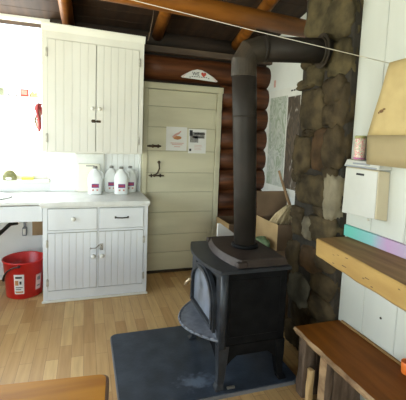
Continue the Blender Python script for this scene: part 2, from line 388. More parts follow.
b = nb(); bx(b, WX0 - .05, -.345, YK - .05, YK - .011, WZ0 - .035, WZ0, .004); bx(b, WX0 - .05, WX0, YK - .02, YK + .002, WZ0, WZ1, .003)
obj('sill_and_casing', b, 'white', w)
window(2, 'x', LW[0], LW[1], LW[2], LW[3], XL - .09, XL + .01, 4)
window(3, 'y', RW[0], RW[1], RW[2], RW[3], YR - .09, YR + .01, 3)

# door in the log wall: wide horizontal planks
dr = nb(); bx(dr, DX0 + .035, DX1 - .04, YB - .035, YB + .03, .02, DZ - .05, 0, 1)
seams = [.025, .235, .445, .70, .93, 1.15, 1.395, 1.655, 1.88, DZ - .055]
for z0, z1 in zip(seams, seams[1:]): bx(dr, DX0 + .035, DX1 - .04, YB - .045, YB - .03, z0 + .0025, z1 - .0025, .003, 0)
d = struct('door_1', dr, ['door', 'doorgap'])
f = nb()
bx(f, DX0 - .02, DX0 + .03, YB - .07, YB + .03, 0, DZ - .05, .003); bx(f, DX1 - .035, DX1 + .02, YB - .07, YB + .03, 0, DZ - .05, .003)
bx(f, DX0 - .03, DX1 + .03, YB - .08, YB + .03, DZ - .05, DZ + .015, .004)
obj('door_frame', f, 'door', d)
f = nb(); bx(f, DX0, DX1, YB - .065, YB - .02, 0, .022, .003); obj('threshold', f, 'rustiron', d)
for z in (1.79, .42):
    h = nb(); bx(h, DX1 - .085, DX1 - .03, YB - .052, YB - .044, z - .075, z + .075, .002); tube(h, [(DX1 - .04, YB - .055, z - .075), (DX1 - .04, YB - .055, z + .075)], .008, 8)
    obj('hinge', h, 'door', d)
h = nb(); bx(h, .665, .79, YB - .053, YB - .044, 1.432, 1.458, .002); tube(h, [(.64, YB - .06, 1.445), (.80, YB - .06, 1.445)], .009, 8); bx(h, .70, .715, YB - .07, YB - .045, 1.425, 1.465, .002); bx(h, .76, .775, YB - .07, YB - .045, 1.425, 1.465, .002)
obj('slide_bolt', h, 'rustiron', d)
h = nb(); tube(h, [(.67, YB - .06, 1.12), (.84, YB - .062, 1.118)], .008, 8); tube(h, [(.735, YB - .055, 1.12), (.765, YB - .075, 1.15), (.785, YB - .08, 1.20), (.782, YB - .06, 1.262)], .0085, 8)
ball(h, (.782, YB - .055, 1.268), .018, 0, 2); ball(h, (.735, YB - .052, 1.12), .017, 0, 2)
for x in (.70, .80): bx(h, x - .007, x + .007, YB - .068, YB - .044, 1.10, 1.138, .002)
obj('thumb_latch', h, 'rustiron', d)

# ------------------------------------------------------------------ roof timbers
b = nb()
pts = [(-2.25, 2.545, 2.60), (-1.2, 2.70, 2.615), (.2, 2.90, 2.625), (1.0, 3.01, 2.632), (2.09, 3.17, 2.645)]
tube(b, pts, [.088, .088, .086, .084, .082], 24)
tag(obj('roof_beam', b, 'beam'), 'round honey-brown roof log running across the top above the stovepipe', 'beam')
for x, lab, g in ((-.16, 'leftmost round rafter over the white cupboard', 0), (.74, 'round rafter over the cream plank door', 0), (1.66, 'rightmost round rafter near the stone chimney', 0)):
    b = nb(); pts = []
    for k in range(6):
        y = 4.0 - k * (.62 if x < 1.5 else .27); pts.append((x - .02 * k, y, roofz(y) - .068 + .004 * math.sin(k * 2)))
    tube(b, pts, .060, 14)
    tag(obj('rafter', b, 'beam'), lab, 'rafter', 'rafters under the roof boards')

# ------------------------------------------------------------------ base cabinet
CX0, CX1, CY, CB = -.352, .585, 3.43, 3.985
def beadboard(bm, x0, x1, yf, z0, z1, w=.062, mi=0, gi=1):
    bx(bm, x0, x1, yf + .004, yf + .02, z0, z1, .001, gi)
    n = max(1, round((x1 - x0) / w)); w = (x1 - x0) / n
    for i in range(n):
        bx(bm, x0 + i * w + .0015, x0 + (i + 1) * w - .0015, yf, yf + .008, z0, z1, .0015, mi)
        bx(bm, x0 + i * w + w * .5 - .0012, x0 + i * w + w * .5 + .0012, yf - .0006, yf + .001, z0 + .002, z1 - .002, 0, gi) if w > .09 else None
def knob(bm, x, y, z, r=.017, mi=0):
    m = Matrix.Translation((x, y, z)) @ Matrix.Rotation(PI / 2, 4, 'X')
    k = nb(); lathe(k, [(.008, 0), (.007, .012), (r * .8, .016), (r, .024), (r * .85, .032), (r * .3, .036)], (0, 0, 0), 14)
    bmesh.ops.transform(k, matrix=m, verts=k.verts); me = bpy.data.meshes.new('k'); k.to_mesh(me); k.free(); bm.from_mesh(me); bpy.data.meshes.remove(me)
def hinge(bm, x, y, z, h=.055):
    bx(bm, x - .011, x + .011, y - .003, y, z - h / 2, z + h / 2, .001); tube(bm, [(x, y - .004, z - h / 2 - .004), (x, y - .004, z + h / 2 + .004)], .005, 8)
base = thing('base_cabinet', (.125, 3.7, 0), 'white wooden base cabinet with two drawers and two beadboard doors', 'cabinet')
b = nb()
bx(b, CX0, CX0 + .02, CY, CB, 0, .865, .002); bx(b, CX1 - .02, CX1, CY, CB, 0, .865, .002); bx(b, CX0 + .02, CX1 - .02, CB - .015, CB, 0, .865, 0)
bx(b, CX0 + .02, CX1 - .02, CY + .02, CB - .015, .10, .118, 0)
bx(b, CX0 + .0, CX0 + .038, CY - .001, CY + .02, .02, .865, .002); bx(b, CX1 - .038, CX1, CY - .001, CY + .02, .02, .865, .002)
bx(b, CX0 + .038, CX1 - .038, CY - .001, CY + .02, .845, .865, .001); bx(b, CX0 + .038, CX1 - .038, CY, CY + .02, .63, .648, .001)
bx(b, CX0 + .038, CX1 - .038, CY - .001, CY + .02, .02, .105, .002); bx(b, .114, .128, CY, CY + .02, .105, .845, .001)
bx(b, CX0 + .038, CX1 - .038, CY + .021, CY + .03, .11, .84, 0, 1)
obj('body', b, ['white2', 'groove'], base)
b = nb(); bx(b, CX0 - .012, CX1 + .012, CY - .016, CY, 0, .022, .006, 0, None, 2); obj('toe_moulding', b, 'white', base)
for s, x0, x1, kx in ((0, CX0 + .042, .112, .082), (1, .130, CX1 - .042, .160)):
    b = nb(); beadboard(b, x0, x1, CY - .006, .11, .625)
    o = obj('door', b, ['white2', 'groove'], base)
    b = nb(); knob(b, kx, CY - .006, .405, .021); obj('knob', b, 'white', o)
    for z in (.535, .185):
        b = nb(); hinge(b, (x0 - .006 if s == 0 else x1 + .006), CY - .006, z, .062); obj('hinge', b, 'hinge', o)
    b = nb()
    if s == 0:
        tube(b, [(.055, CY - .012, .475), (.10, CY - .02, .478), (.135, CY - .012, .505)], .005, 8); ball(b, (.057, CY - .012, .475), .009)
    else:
        bx(b, .138, .168, CY - .010, CY - .006, .455, .515, .001); ball(b, (.15, CY - .014, .495), .008); tube(b, [(.13, CY - .014, .47), (.165, CY - .014, .46)], .004, 8)
    obj('hook_latch', b, 'steel', o)
    b = nb(); bx(b, x0, x1, CY - .009, CY + .012, .652, .84, .004); o = obj('drawer', b, 'white2', base)
    b = nb()
    if s == 0:
        knob(b, (x0 + x1) / 2 + .005, CY - .009, .752, .02); obj('knob', b, 'white', o)
    else:
        xm = (x0 + x1) / 2
        tube(b, [(xm - .055, CY - .009, .752), (xm - .05, CY - .028, .752), (xm, CY - .033, .75), (xm + .05, CY - .028, .752), (xm + .055, CY - .009, .752)], .006, 10)
        for q in (-.058, .058): bx(b, xm + q - .008, xm + q + .008, CY - .013, CY - .009, .742, .762, .001)
        obj('pull_handle', b, 'iron', o, 'black iron bar pull')
b = nb(); bx(b, CX0 - .023, CX1 + .015, CY - .03, 4.095, .896, .935, .006, 0, None, 2); bx(b, CX0 - .014, CX1 + .006, CY - .018, CY - .002, .882, .896, .003)
tag(obj('worktop', b, 'worktop'), 'chipped off-white worktop on the base cabinet under the jugs', 'worktop')

for ch_ in base.children_recursive:
    for v in ch_.data.vertices: v.co.z *= .8955 / .865
# upper cupboard and splashback
UX0, UX1, UZ0, UZ1 = -.366, .538, 1.37, 2.483
UY = 3.57
up = thing('wall_cupboard', (.115, 3.78, UZ0), 'tall white wall cupboard with two beadboard doors and a cornice', 'cupboard')
b = nb()
bx(b, UX0, UX0 + .02, UY, 4.085, UZ0, UZ1, .002); bx(b, UX1 - .02, UX1, UY, 4.085, UZ0, UZ1, .002)
bx(b, UX0 + .02, UX1 - .02, UY, 4.085, UZ0, UZ0 + .02, 0); bx(b, UX0 + .02, UX1 - .02, UY, 4.085, UZ1 - .02, UZ1, 0); bx(b, UX0 + .02, UX1 - .02, 4.070, 4.085, UZ0, UZ1, 0)
bx(b, UX0, UX0 + .045, UY - .002, UY + .02, UZ0, UZ1, .002); bx(b, UX1 - .045, UX1, UY - .002, UY + .02, UZ0, UZ1, .002)
bx(b, UX0 + .045, UX1 - .045, UY - .002, UY + .02, UZ1 - .115, UZ1, .001)
bx(b, UX0 + .045, UX1 - .045, UY - .002, UY + .02, UZ0, UZ0 + .012, .001)
bx(b, UX0 + .03, UX1 - .03, UY + .021, UY + .03, UZ0 + .01, UZ1 - .05, 0, 1)
obj('body', b, ['white', 'groove'], up)
b = nb(); prism(b, [(UX0 - .002, UY - .002, UZ1 - .05), (UX0 - .002, UY - .012, UZ1 - .035), (UX0 - .002, UY - .022, UZ1 - .01), (UX0 - .002, UY - .034, UZ1), (UX0 - .002, UY - .034, UZ1 + .012), (UX0 - .002, UY - .002, UZ1 + .012)], (UX1 - UX0 + .008, 0, 0))
bx(b, UX0 - .002, UX1 + .006, UY - .002, 4.085, UZ1, UZ1 + .012, .002); obj('cornice', b, 'white', up)
for s, x0, x1, kx in ((0, UX0 + .047, .096, .068), (1, .102, UX1 - .047, .130)):
    b = nb(); beadboard(b, x0, x1, UY - .008, UZ0 + .013, UZ1 - .118, .066)
    o = obj('door', b, ['white', 'groove'], up)
    b = nb(); knob(b, kx, UY - .008, 1.785, .018); obj('knob', b, 'white', o)
    for z in (2.25, 1.50):
        b = nb(); hinge(b, (x0 - .006 if s == 0 else x1 + .006), UY - .008, z, .075); obj('hinge', b, 'hinge', o)
    b = nb()
    if s == 0:
        bx(b, .062, .094, UY - .012, UY - .008, 1.655, 1.685, .001); ball(b, (.064, UY - .018, 1.670), .009); tube(b, [(.064, UY - .016, 1.668), (.135, UY - .016, 1.668)], .004, 8)
    else: bx(b, .104, .142, UY - .012, UY - .008, 1.658, 1.680, .001)
    obj('latch', b, 'rustiron', o)
b = nb(); bx(b, -.34, .10, 4.070, 4.092, .936, UZ0 - .001, .002); beadboard(b, .10, .592, 4.072, .936, UZ0 - .001, .062); bx(b, .575, .592, 4.000, 4.072, .936, UZ0 - .001, .002)
tag(obj('splashback', b, ['splash', 'groove']), 'white beadboard splashback between the worktop and the wall cupboard', 'splashback')

for ch_ in up.children_recursive:                     # the old cupboard has sagged a little to the right
    for v in ch_.data.vertices: v.co.z -= .024 * v.co.x * max(0, v.co.z) / 1.1
# sink counter
sk = thing('sink_counter', (-1.3, 3.72, 0), 'white sink counter left of the base cabinet over the red bucket', 'counter')
b = nb(); bx(b, -2.25, -.377, 3.44, 4.095, .905, .935, .005, 0, None, 2); obj('counter_slab', b, 'worktop', sk)
b = nb(); bx(b, -2.25, -.357, 3.452, 3.475, .755, .8955, .002); obj('apron', b, 'white2', sk)
for x in (-2.24, -1.35):
    b = nb(); bx(b, x, x + .05, 3.455, 3.505, 0, .755, .003); obj('leg', b, 'white2', sk)
b = nb(); lathe(b, [(.2, 0), (.235, .0), (.242, .012), (.226, .016), (.205, -.0)], (-.88, 3.70, .935), 32, 0, False, True, 1, .8); lathe(b, [(.05, -.145), (.17, -.14), (.2, -.1), (.205, .004)], (-.88, 3.70, .935), 32, 0, False, True, 1, .8); obj('basin', b, 'worktop', sk)
b = nb(); tube(b, [(-.88, 3.70, .76), (-.88, 3.74, .56), (-.80, 3.95, .53), (-.72, 4.030, .605), (-.66, 4.070, .605)], .02, 12); obj('waste_pipe', b, 'black', sk, 'black waste pipe under the sink')
b = nb(); tube(b, [(-.60, 4.070, .61), (-.565, 4.070, .612)], .008, 8); bx(b, -.612, -.57, 4.045, 4.098, .47, .56, .006); tube(b, [(-.59, 4.070, .56), (-.59, 4.070, .615)], .012, 10); bx(b, -.604, -.578, 4.040, 4.047, .485, .545, .002, 1)
tag(obj('shutoff_valve', b, ['grey', 'paper']), 'small grey fitting on the white wall beneath the sink counter', 'valve')
b = nb(); bx(b, -.52, -.41, 4.075, 4.098, .465, .64, .003); tag(obj('wood_board', b, 'plywood'), 'small brown board on the wall beneath the sink counter', 'board')

# bucket
bk = thing('bucket', (-.545, 3.715, 0), 'red plastic bucket on the floor beneath the sink counter', 'bucket')
b = nb()
lathe(b, [(.0, .004), (.15, .0), (.158, .006), (.182, .335), (.190, .338), (.191, .350), (.184, .353), (.176, .343), (.152, .014), (.0, .012)], (-.545, 3.715, 0), 40, 0, False)
obj('pail', b, 'red', bk)
b = nb()
def rim(a, z, e): r = .158 + .028 * z / .335 + e; return V((-.545 + r * math.cos(a), 3.715 + r * math.sin(a), z))
ptb = [rim(-2.75 + .09 * k, .16 + .165 * math.sin(k / 12 * PI / 2), .012 + .006 * math.sin(k / 12 * PI)) for k in range(13)]
tube(b, ptb, [.010] * 4 + [.007] * 9, 10); ball(b, rim(-1.67, .325, .008), .014)
obj('bail_handle', b, 'black', bk, 'black handle hanging down the side')
def wrap_label(a0, a1, z0, z1, mats, name, parent, lines):
    b = nb(); n = 10
    def pt(a, z, e): r = .158 + .028 * z / .335 + e; return (-.545 + r * math.cos(a), 3.715 + r * math.sin(a), z)
    def patch(p0, p1, q0, q1, e, mi):
        for i in range(n):
            s, t = p0 + (p1 - p0) * i / n, p0 + (p1 - p0) * (i + 1) / n
            f = b.faces.new([b.verts.new(pt(s, q0, e)), b.verts.new(pt(t, q0, e)), b.verts.new(pt(t, q1, e)), b.verts.new(pt(s, q1, e))]); f.material_index = mi
    patch(a0, a1, z0, z1, .0015, 0)
    for (u0, u1, v0, v1, mi) in lines: patch(a0 + (a1 - a0) * u0, a0 + (a1 - a0) * u1, z0 + (z1 - z0) * v0, z0 + (z1 - z0) * v1, .0025, mi)
    obj(name, b, mats, parent)
wrap_label(-1.95, -1.45, .055, .245, ['paper', 'ink', 'orangeink'], 'label', bk, [(.15, .8, .8, .9, 1), (.1, .45, .45, .7, 2), (.55, .75, .5, .66, 1), (.15, .85, .32, .36, 1), (.15, .7, .22, .26, 1), (.1, .9, .06, .15, 2)])
wrap_label(-.85, -.5, .07, .22, ['paperpink', 'greyink'], 'label', bk, [(.15, .8, .6, .85, 1), (.2, .8, .2, .3, 1)])

# jugs and boards on the worktop
def jug(x, y, label, s=1.0):
    t = thing('water_jug', (x, y, .936), label, 'jug', 'jugs on the worktop')
    b = nb(); prof = [(.0, 0), (.062, 0), (.070, .008), (.072, .15), (.068, .185), (.052, .222), (.030, .246), (.019, .256), (.019, .268)]
    n = 24; rings = []
    for r, z in prof:
        ring = []
        for k in range(n):
            a = 2 * PI * k / n; q = 4.0 if z < .2 else 2.6
            c, si = math.cos(a), math.sin(a); m = (abs(c) ** q + abs(si) ** q) ** (-1 / q)
            ring.append(b.verts.new((x + s * r * c * m, y + s * r * si * m, .936 + s * z)))
        rings.append(ring)
    for a, c in zip(rings, rings[1:]):
        for k in range(n):
            f = b.faces.new((a[k], a[(k + 1) % n], c[(k + 1) % n], c[k])); f.smooth = True
    tube(b, [(x + .060 * s, y, .936 + .13 * s), (x + .082 * s, y, .936 + .17 * s), (x + .075 * s, y, .936 + .22 * s), (x + .035 * s, y, .936 + .245 * s)], .011 * s, 10)
    obj('bottle', b, 'jug', t)
    b = nb(); lathe(b, [(.0, .262), (.021, .262), (.022, .282), (.019, .286), (.0, .286)], (x, y, .936 - .268 * (1 - s)), 18, 0, False); obj('cap', b, 'greyink', t)
    b = nb(); bx(b, x - .036, x + .036, y - .0755 * s, y - .0720 * s, 1.005, 1.05, .001, 0)
    bx(b, x - .036, x + .036, y - .0775 * s, y - .0755 * s, 1.008, 1.047, 0, 1); bx(b, x - .030, x + .026, y - .0785 * s, y - .0775 * s, 1.022, 1.033, 0, 3)
    for q in (-.03, .012): bx(b, x + q, x + q + .018, y - .0765 * s, y - .0755 * s, .975, .992, 0, 2)
    obj('label', b, ['paper', 'purple', 'palered', 'redink'], t)
    return t
jug(.103, 3.87, 'leftmost white gallon jug in front of the cream board')
jug(.275, 4.000, 'white gallon jug standing behind the two front jugs', .98)
jug(.365, 3.845, 'right-hand front white gallon jug with purple and red label')
jug(.475, 3.998, 'rightmost gallon jug at the back near the end of the worktop', .98)
b = nb(); m = Matrix.Translation((.06, 4.002, .936)) @ Matrix.Rotation(-.07, 4, 'X')
bx(b, -.13, .10, -.012, .012, 0, .30, .008, 0, m, 2); bx(b, -.045, .04, -.0145, -.012, .272, .28, .0, 1, m)
tag(obj('cutting_board', b, ['cream', 'rustiron']), 'cream cutting board with a slot leaning behind the leftmost jug', 'board')
b = nb(); m = Matrix.Translation((.03, 4.044, .936)) @ Matrix.Rotation(-.025, 4, 'X')
bx(b, -.13, .175, -.008, .008, 0, .41, .006, 0, m, 2); bx(b, -.12, .165, -.011, -.008, .012, .398, .002, 1, m)
tag(obj('tray', b, ['white', 'worktop']), 'large pale tray leaning on the splashback behind the cream board', 'tray')

# window shelf and small things by the sink
b = nb(); bx(b, -1.85, -.455, 3.960, 4.085, 1.880, 1.892, .002); 
for x in (-1.8, -.5): bx(b, x, x + .012, 4.040, 4.090, 1.82, 1.88, .001)
tag(obj('window_shelf', b, 'white'), 'thin white shelf of knick-knacks across the sink window', 'shelf')
b = nb(); bx(b, -.605, -.532, 4.000, 4.065, 1.892, 1.965, .006, 0, None, 2); bx(b, -.595, -.545, 3.997, 4.000, 1.91, 1.955, 0, 1); tag(obj('tin', b, ['redbox', 'palered']), 'red square tin on the window shelf', 'tin')
b = nb(); lathe(b, [(0, 0), (.03, 0), (.034, .01), (.034, .06), (.024, .075), (0, .075)], (-.785, 4.030, 1.892), 18, 0, False); tag(obj('jar', b, 'greenitem'), 'sage green jar on the window shelf at the left picture edge', 'jar')
for x, r, lab in ((-.50, .028, 'pale yellow-green ornament right beside the red tin'), (-.466, .020, 'small pale green ornament at the right end of the window shelf')):
    b = nb(); lathe(b, [(0, 0), (r * .7, 0), (r, .015), (r * .8, .035), (r * .35, .05), (r * .45, .06), (0, .062)], (x, 4.030, 1.892), 16, 0, False); tag(obj('ornament', b, 'yellowgreen'), lab, 'ornament')
for k, x in enumerate((-.71, -.645)):
    b = nb(); lathe(b, [(0, 0), (.012, 0), (.013, .008), (.008, .018), (0, .02)], (x, 4.020, 1.892), 12, 0, False); tag(obj('pebble', b, 'grey'), ('small grey pebble beside the sage green jar', 'small grey pebble nearest the red tin')[k], 'pebble')
b = nb(); lathe(b, [(0, 0), (.062, 0), (.066, .02), (.06, .055), (.04, .085), (.015, .098), (0, .1)], (-.715, 4.030, WZ0), 20, 0, False, True, 1, .6)
bx(b, -.745, -.69, 3.978, 3.992, WZ0 + .005, WZ0 + .03, .006, 1)
tag(obj('scrubber', b, ['olive', 'paper']), 'rounded olive scrubber on the window sill', 'scrubber')
b = nb(); bx(b, -.61, -.50, 4.035, 4.090, WZ0, WZ0 + .028, .006, 0, None, 2); tag(obj('sponge', b, 'yellow'), 'yellow sponge on the window sill', 'sponge')
tt = thing('dish_towel', (-.375, 3.50, 1.56), 'red checked cloth hanging on the left side of the wall cupboard', 'cloth')
b = nb()
for k, (dy, w) in enumerate(((3.59, .022), (3.62, .026), (3.65, .022), (3.675, .018))):
    pts = []
    for j in range(9):
        pts.append((UX0 - .030 - .012 * math.sin(j * .8 + k * 1.3) - (.006 if k % 2 else 0), dy + .010 * math.sin(j * .9 + k), 1.80 - j * (.031 - .003 * (k % 3))))
    tube(b, pts, [w * .4, w * .8] + [w * .6] * 5 + [w * .7, w * .3], 10, k % 2 if k != 2 else 0)
tube(b, [(UX0 - .012, 3.615, 1.80), (UX0 - .045, 3.61, 1.785), (UX0 - .055, 3.62, 1.755), (UX0 - .03, 3.63, 1.745)], [.012, .018, .018, .01], 10, 0)
tube(b, [(UX0 - .052, 3.62, 1.70), (UX0 - .062, 3.62, 1.655), (UX0 - .056, 3.62, 1.61)], [.006, .010, .004], 8, 2)
obj('cloth', b, ['redcloth', 'palered', 'olive'], tt)
b = nb(); tube(b, [(UX0 - .001, 3.62, 1.80), (UX0 - .03, 3.62, 1.80), (UX0 - .034, 3.62, 1.815)], .005, 8); obj('hook', b, 'iron', tt)

# ------------------------------------------------------------------ papers on the door and log wall
PY = YB - .0455
def poster(x0, x1, z0, z1, parts, mats, label):
    b = nb(); bx(b, x0, x1, PY - .0015, PY, z0, z1, 0)
    for (u0, u1, v0, v1, mi) in parts:
        bx(b, x0 + (x1 - x0) * u0, x0 + (x1 - x0) * u1, PY - .0025, PY - .0015, z0 + (z1 - z0) * v0, z0 + (z1 - z0) * v1, 0, mi)
    return b
b = poster(.857, 1.095, 1.40, 1.665, [], None, None)
ball(b, (.985, PY - .002, 1.545), .05, 1, 2, (1, .03, .42)); ball(b, (.965, PY - .003, 1.575), .045, 2, 2, (1.1, .03, .3), Matrix.Rotation(-.6, 4, 'Y')); ball(b, (1.005, PY - .003, 1.60), .03, 2, 2, (1.1, .03, .3), Matrix.Rotation(-.8, 4, 'Y'))
for z, w in ((1.485, .075), (1.468, .06), (1.445, .035)): bx(b, .985 - w, .985 + w, PY - .0025, PY - .0015, z - .004, z + .004, 0, 2)
tag(obj('poster', b, ['paper', 'orangeink', 'palered']), 'white paper with orange-brown picture on the plank door, left one', 'poster')
b = poster(1.115, 1.325, 1.375, 1.65, [(.05, .22, .72, .95, 1), (.08, .55, .45, .72, 2), (.22, .9, .62, .88, 2), (.3, .92, .78, .84, 1), (.3, .85, .66, .70, 1), (.06, .17, .09, .19, 1), (.35, .75, .33, .345, 3), (.35, .8, .27, .283, 3), (.35, .7, .21, .222, 3), (.35, .75, .15, .162, 3)], None, None)
tag(obj('poster', b, ['paper', 'ink', 'greyink', 'palered']), 'white paper with black and grey photograph on the plank door, right one', 'poster')
b = nb()
pl = [(.995, 2.215), (1.01, 2.205), (1.2, 2.197), (1.41, 2.185), (1.425, 2.195), (1.37, 2.235), (1.29, 2.277), (1.235, 2.30), (1.18, 2.305), (1.12, 2.288), (1.05, 2.25)]
LY = 3.918
prism(b, [(x, LY, z) for x, z in pl], (0, .008, 0))
for q, mi in (((0, 1, 10), 1), ((3, 4, 5), 1)): prism(b, [(pl[i][0] * .94 + 1.2 * .06, LY - .001, pl[i][1] * .94 + 2.24 * .06) for i in q], (0, -.0015, 0), mi)
text(b, 'WE', .055, Matrix.Translation((1.165, LY - .001, 2.238)) @ FACE_CAM, 2)
hp = []
for k in range(24):
    a = 2 * PI * k / 24; hp.append((1.255 + .0019 * 16 * math.sin(a) ** 3, LY - .001, 2.254 + .0019 * (13 * math.cos(a) - 5 * math.cos(2 * a) - 2 * math.cos(3 * a) - math.cos(4 * a))))
prism(b, hp, (0, -.002, 0), 3)
for k in range(9):
    x = 1.09 + k * .027; z = 2.222 - .0 + (-.010 if k in (0, 8) else 0) ; bx(b, x, x + .017, LY - .002, LY, z, z + .007, 0, 2)
tag(obj('paper_sign', b, ['paper', 'paperpink', 'ink', 'redink']), 'white curved-triangle paper sign with a red heart above the door', 'sign')

# ------------------------------------------------------------------ stone chimney
KX0, KX1, KY0, KY1 = 1.525, 2.10, 1.85, 2.37
ch = thing('stone_chimney', (1.8, 2.1, 0), 'tall dark fieldstone chimney rising beside the white board wall', 'chimney')
b = nb(); bx(b, KX0 - .004, KX1 - .008, KY0, KY1, 0, 3.0, .01); obj('mortar_core', b, 'mortar', ch)
ST = [(2.198, 2.412, .139, .142, 'o'), (1.892, 2.331, .158, .126, 'o'), (1.845, 2.08, .106, .116, 'o'), (2.193, 2.013, .094, .076, 'o'), (2.307, 1.963, .089, .036, 'b'), (2.198, 1.771, .136, .156, 'b'), (1.978, 1.887, .099, .089, 'd'), (1.998, 1.731, .071, .071, 'd'), (1.815, 1.793, .091, .148, 'd'), (2.055, 1.503, .134, .146, 'r'), (1.824, 1.518, .098, .139, 'd'), (2.301, 1.463, .104, .146, 'b'), (2.16, 1.219, .2, .111, 'b'), (1.874, 1.209, .071, .15, 'p'), (2.302, 1.022, .079, .052, 'd'), (2.282, .936, .085, .081, 'd'), (2.15, .946, .047, .084, 'p'), (2.015, 1.093, .09, .037, 'd'), (1.929, .971, .159, .096, 'b'), (2.118, .725, .128, .098, 'r'), (2.227, .459, .127, .117, 'g'), (1.904, .785, .10, .085, 'd'), (1.958, .601, .12, .078, 'd'), (1.928, .432, .12, .09, 'd'), (2.165, .272, .123, .101, 'd'), (2.031, 2.102, .082, .109, 'o'), (2.323, .677, .075, .128, 'd'),
      (1.92, .26, .10, .085, 'b'), (2.06, .09, .15, .085, 'd'), (2.28, .1, .10, .09, 'd'), (1.9, 2.66, .14, .14, 'o'), (2.2, 2.72, .15, .13, 'b'), (2.05, 2.90, .17, .11, 'd'), (2.22, 1.615, .06, .03, 'd'), (1.96, 1.35, .07, .05, 'd'), (2.33, 1.30, .07, .05, 'b'), (2.30, 2.17, .06, .10, 'b'), (1.90, .10, .06, .08, 'd')]
keys = ['o', 'b', 'd', 'r', 'p', 'g']
b = nb()
def stone(c, ax, ry, rz, k, seed, depth=.06):
    """c on the face; ax 0 = face looking -x, 1 = looking +y, 2 = looking -y"""
    o = bmesh.ops.create_icosphere(b, subdivisions=4, radius=1)
    for v in o['verts']:
        p = v.co.copy(); q = 4.5
        m = (abs(p.x) ** q + abs(p.y) ** q + abs(p.z) ** q) ** (-1 / q); p = p * m
        nz = noise.noise(p * 1.1 + V((seed * 3.1, 0, seed))) * .13 + noise.noise(p * 2.6 + V((seed, seed * 1.7, 0))) * .14 + noise.noise(p * 5 + V((0, seed, seed))) * .08 + noise.noise(p * 11 + V((seed, 0, seed))) * .035
        p = p * (1 + nz)
        d, s, z = p.x * depth * (.8 + .3 * ((seed * 37) % 10) / 10), p.y * ry * 1.0, p.z * rz * 1.0
        v.co = V(c) + (V((d, s, z)) if ax == 0 else V((s, d, z)))
        for f in v.link_faces: f.material_index = keys.index(k); f.smooth = True
for i, (y, z, ry, rz, k) in enumerate(ST):
    y = max(KY0 + ry * .99, min(KY1 + .015 - ry * .8, y))
    stone((KX0 + .02 + (.02 if abs(y - 2.07) < .1 and abs(z - 2.15) < .12 else 0), y, z), 0, ry, rz, k, i + 1)
i = 60
for ax, yv, xr in ((1, KY1 - .03, (1.55, 2.04)),):
    z = .1
    while z < 2.95:
        h = random.uniform(.08, .14); x = xr[0]
        while x < xr[1] - .03:
            w = min(random.uniform(.09, .16), (xr[1] - x) / 2 + .005); stone((x + w, yv, z), ax, w, h, random.choice('obdrg'), i, .055); x += 2 * w; i += 1
        z += h * 1.9
obj('fieldstones', b, ['st_' + k for k in keys], ch)

# ------------------------------------------------------------------ stove on its hearth pad
b = nb(); P = .19
poly = []
for cx, cy, a0 in ((1.28, 1.91, -PI / 2), (1.28, 2.66, 0), (.235, 2.66, PI / 2), (.235, 1.91, PI)):
    for k in range(5): a = a0 + PI / 2 * k / 4; poly.append((cx + .045 * math.cos(a), cy + .045 * math.sin(a), 0))
prism(b, poly, (0, 0, .022), 1); prism(b, [(.77 + (x - .77) * .988, 2.285 + (y - 2.285) * .984, .022) for x, y, z in poly], (0, 0, .006), 0)
tag(obj('hearth_pad', b, ['pad', 'padedge']), 'dark slate hearth pad with ash dust on the floor under the stove', 'hearth pad')

SX0, SX1, SY0, SY1 = .772, 1.222, 1.915, 2.505
SC = (SY0 + SY1) / 2; PZ = .029
sv = thing('wood_stove', (1.0, SC, PZ), 'black cast-iron wood stove with arched glass door on slate pad', 'stove')
def bow(x, half, depth, n=14, y0=None):
    return [(x - depth * (1 - ((k / n) * 2 - 1) ** 2), SC + half * ((k / n) * 2 - 1)) for k in range(n + 1)]
b = nb()
bx(b, SX0 + .02, SX1, SY0, SY1, .295, .755, .012, 0, None, 2)
bx(b, SX0 + .06, SX1 - .05, SY0 - .006, SY0 + .004, .35, .715, .004)
bx(b, SX0 + .06, SX1 - .05, SY1 - .004, SY1 + .006, .35, .715, .004)
bx(b, SX1 - .004, SX1 + .025, SY0 + .06, SY1 - .06, .33, .73, .006)
obj('firebox', b, 'stove', sv)
b = nb()
for y in (SY0 + .002, SY1 - .002): tube(b, [(SX0 + .022, y, .29), (SX0 + .022, y, .757)], .024, 14)
bx(b, SX0, SX0 + .03, SY0, SY1, .295, .40, .006); bx(b, SX0, SX0 + .03, SY0, SY1, .70, .755, .006); bx(b, SX0, SX0 + .03, SY0, SY0 + .085, .38, .72, .006); bx(b, SX0, SX0 + .03, SY1 - .085, SY1, .38, .72, .006)
obj('front_frame', b, 'stovefront', sv)
b = nb()                                              # bowed shelf around the top front
o = bow(SX0 - .012, .320, .062)
prism(b, [(x, y, .757) for x, y in o] + [(SX1 + .01, SC + .320, .757), (SX1 + .01, SC - .320, .757)], (0, 0, .022), 0, .004)
obj('top_ledge', b, 'stovefront', sv)
b = nb()
o = bow(SX0 + .115, .29, .055)
base4 = [(x, y) for x, y in o] + [(SX1, SC + .29), (SX1, SC - .29)]
bot = [b.verts.new((x, y, .779)) for x, y in base4]; top = [b.verts.new((x + (.018 if i < 15 else -.012), SC + (y - SC) * .95, .822)) for i, (x, y) in enumerate(base4)]
n = len(bot); b.faces.new(bot[::-1]); b.faces.new(top)
for i in range(n): b.faces.new((bot[i], bot[(i + 1) % n], top[(i + 1) % n], top[i]))
bmesh.ops.bevel(b, geom=[e for e in b.edges if all(v in top for v in e.verts)], offset=.006, segments=2, affect='EDGES')
bx(b, SX0 + .10, SX0 + .17, SC - .302, SC - .255, .779, .815, .01, 0, None, 2)
bx(b, SX0 + .10, SX0 + .17, SC + .255, SC + .302, .779, .815, .01, 0, None, 2)
obj('griddle_top', b, 'stovetop', sv, 'raised brownish cooking top with a bowed front edge')
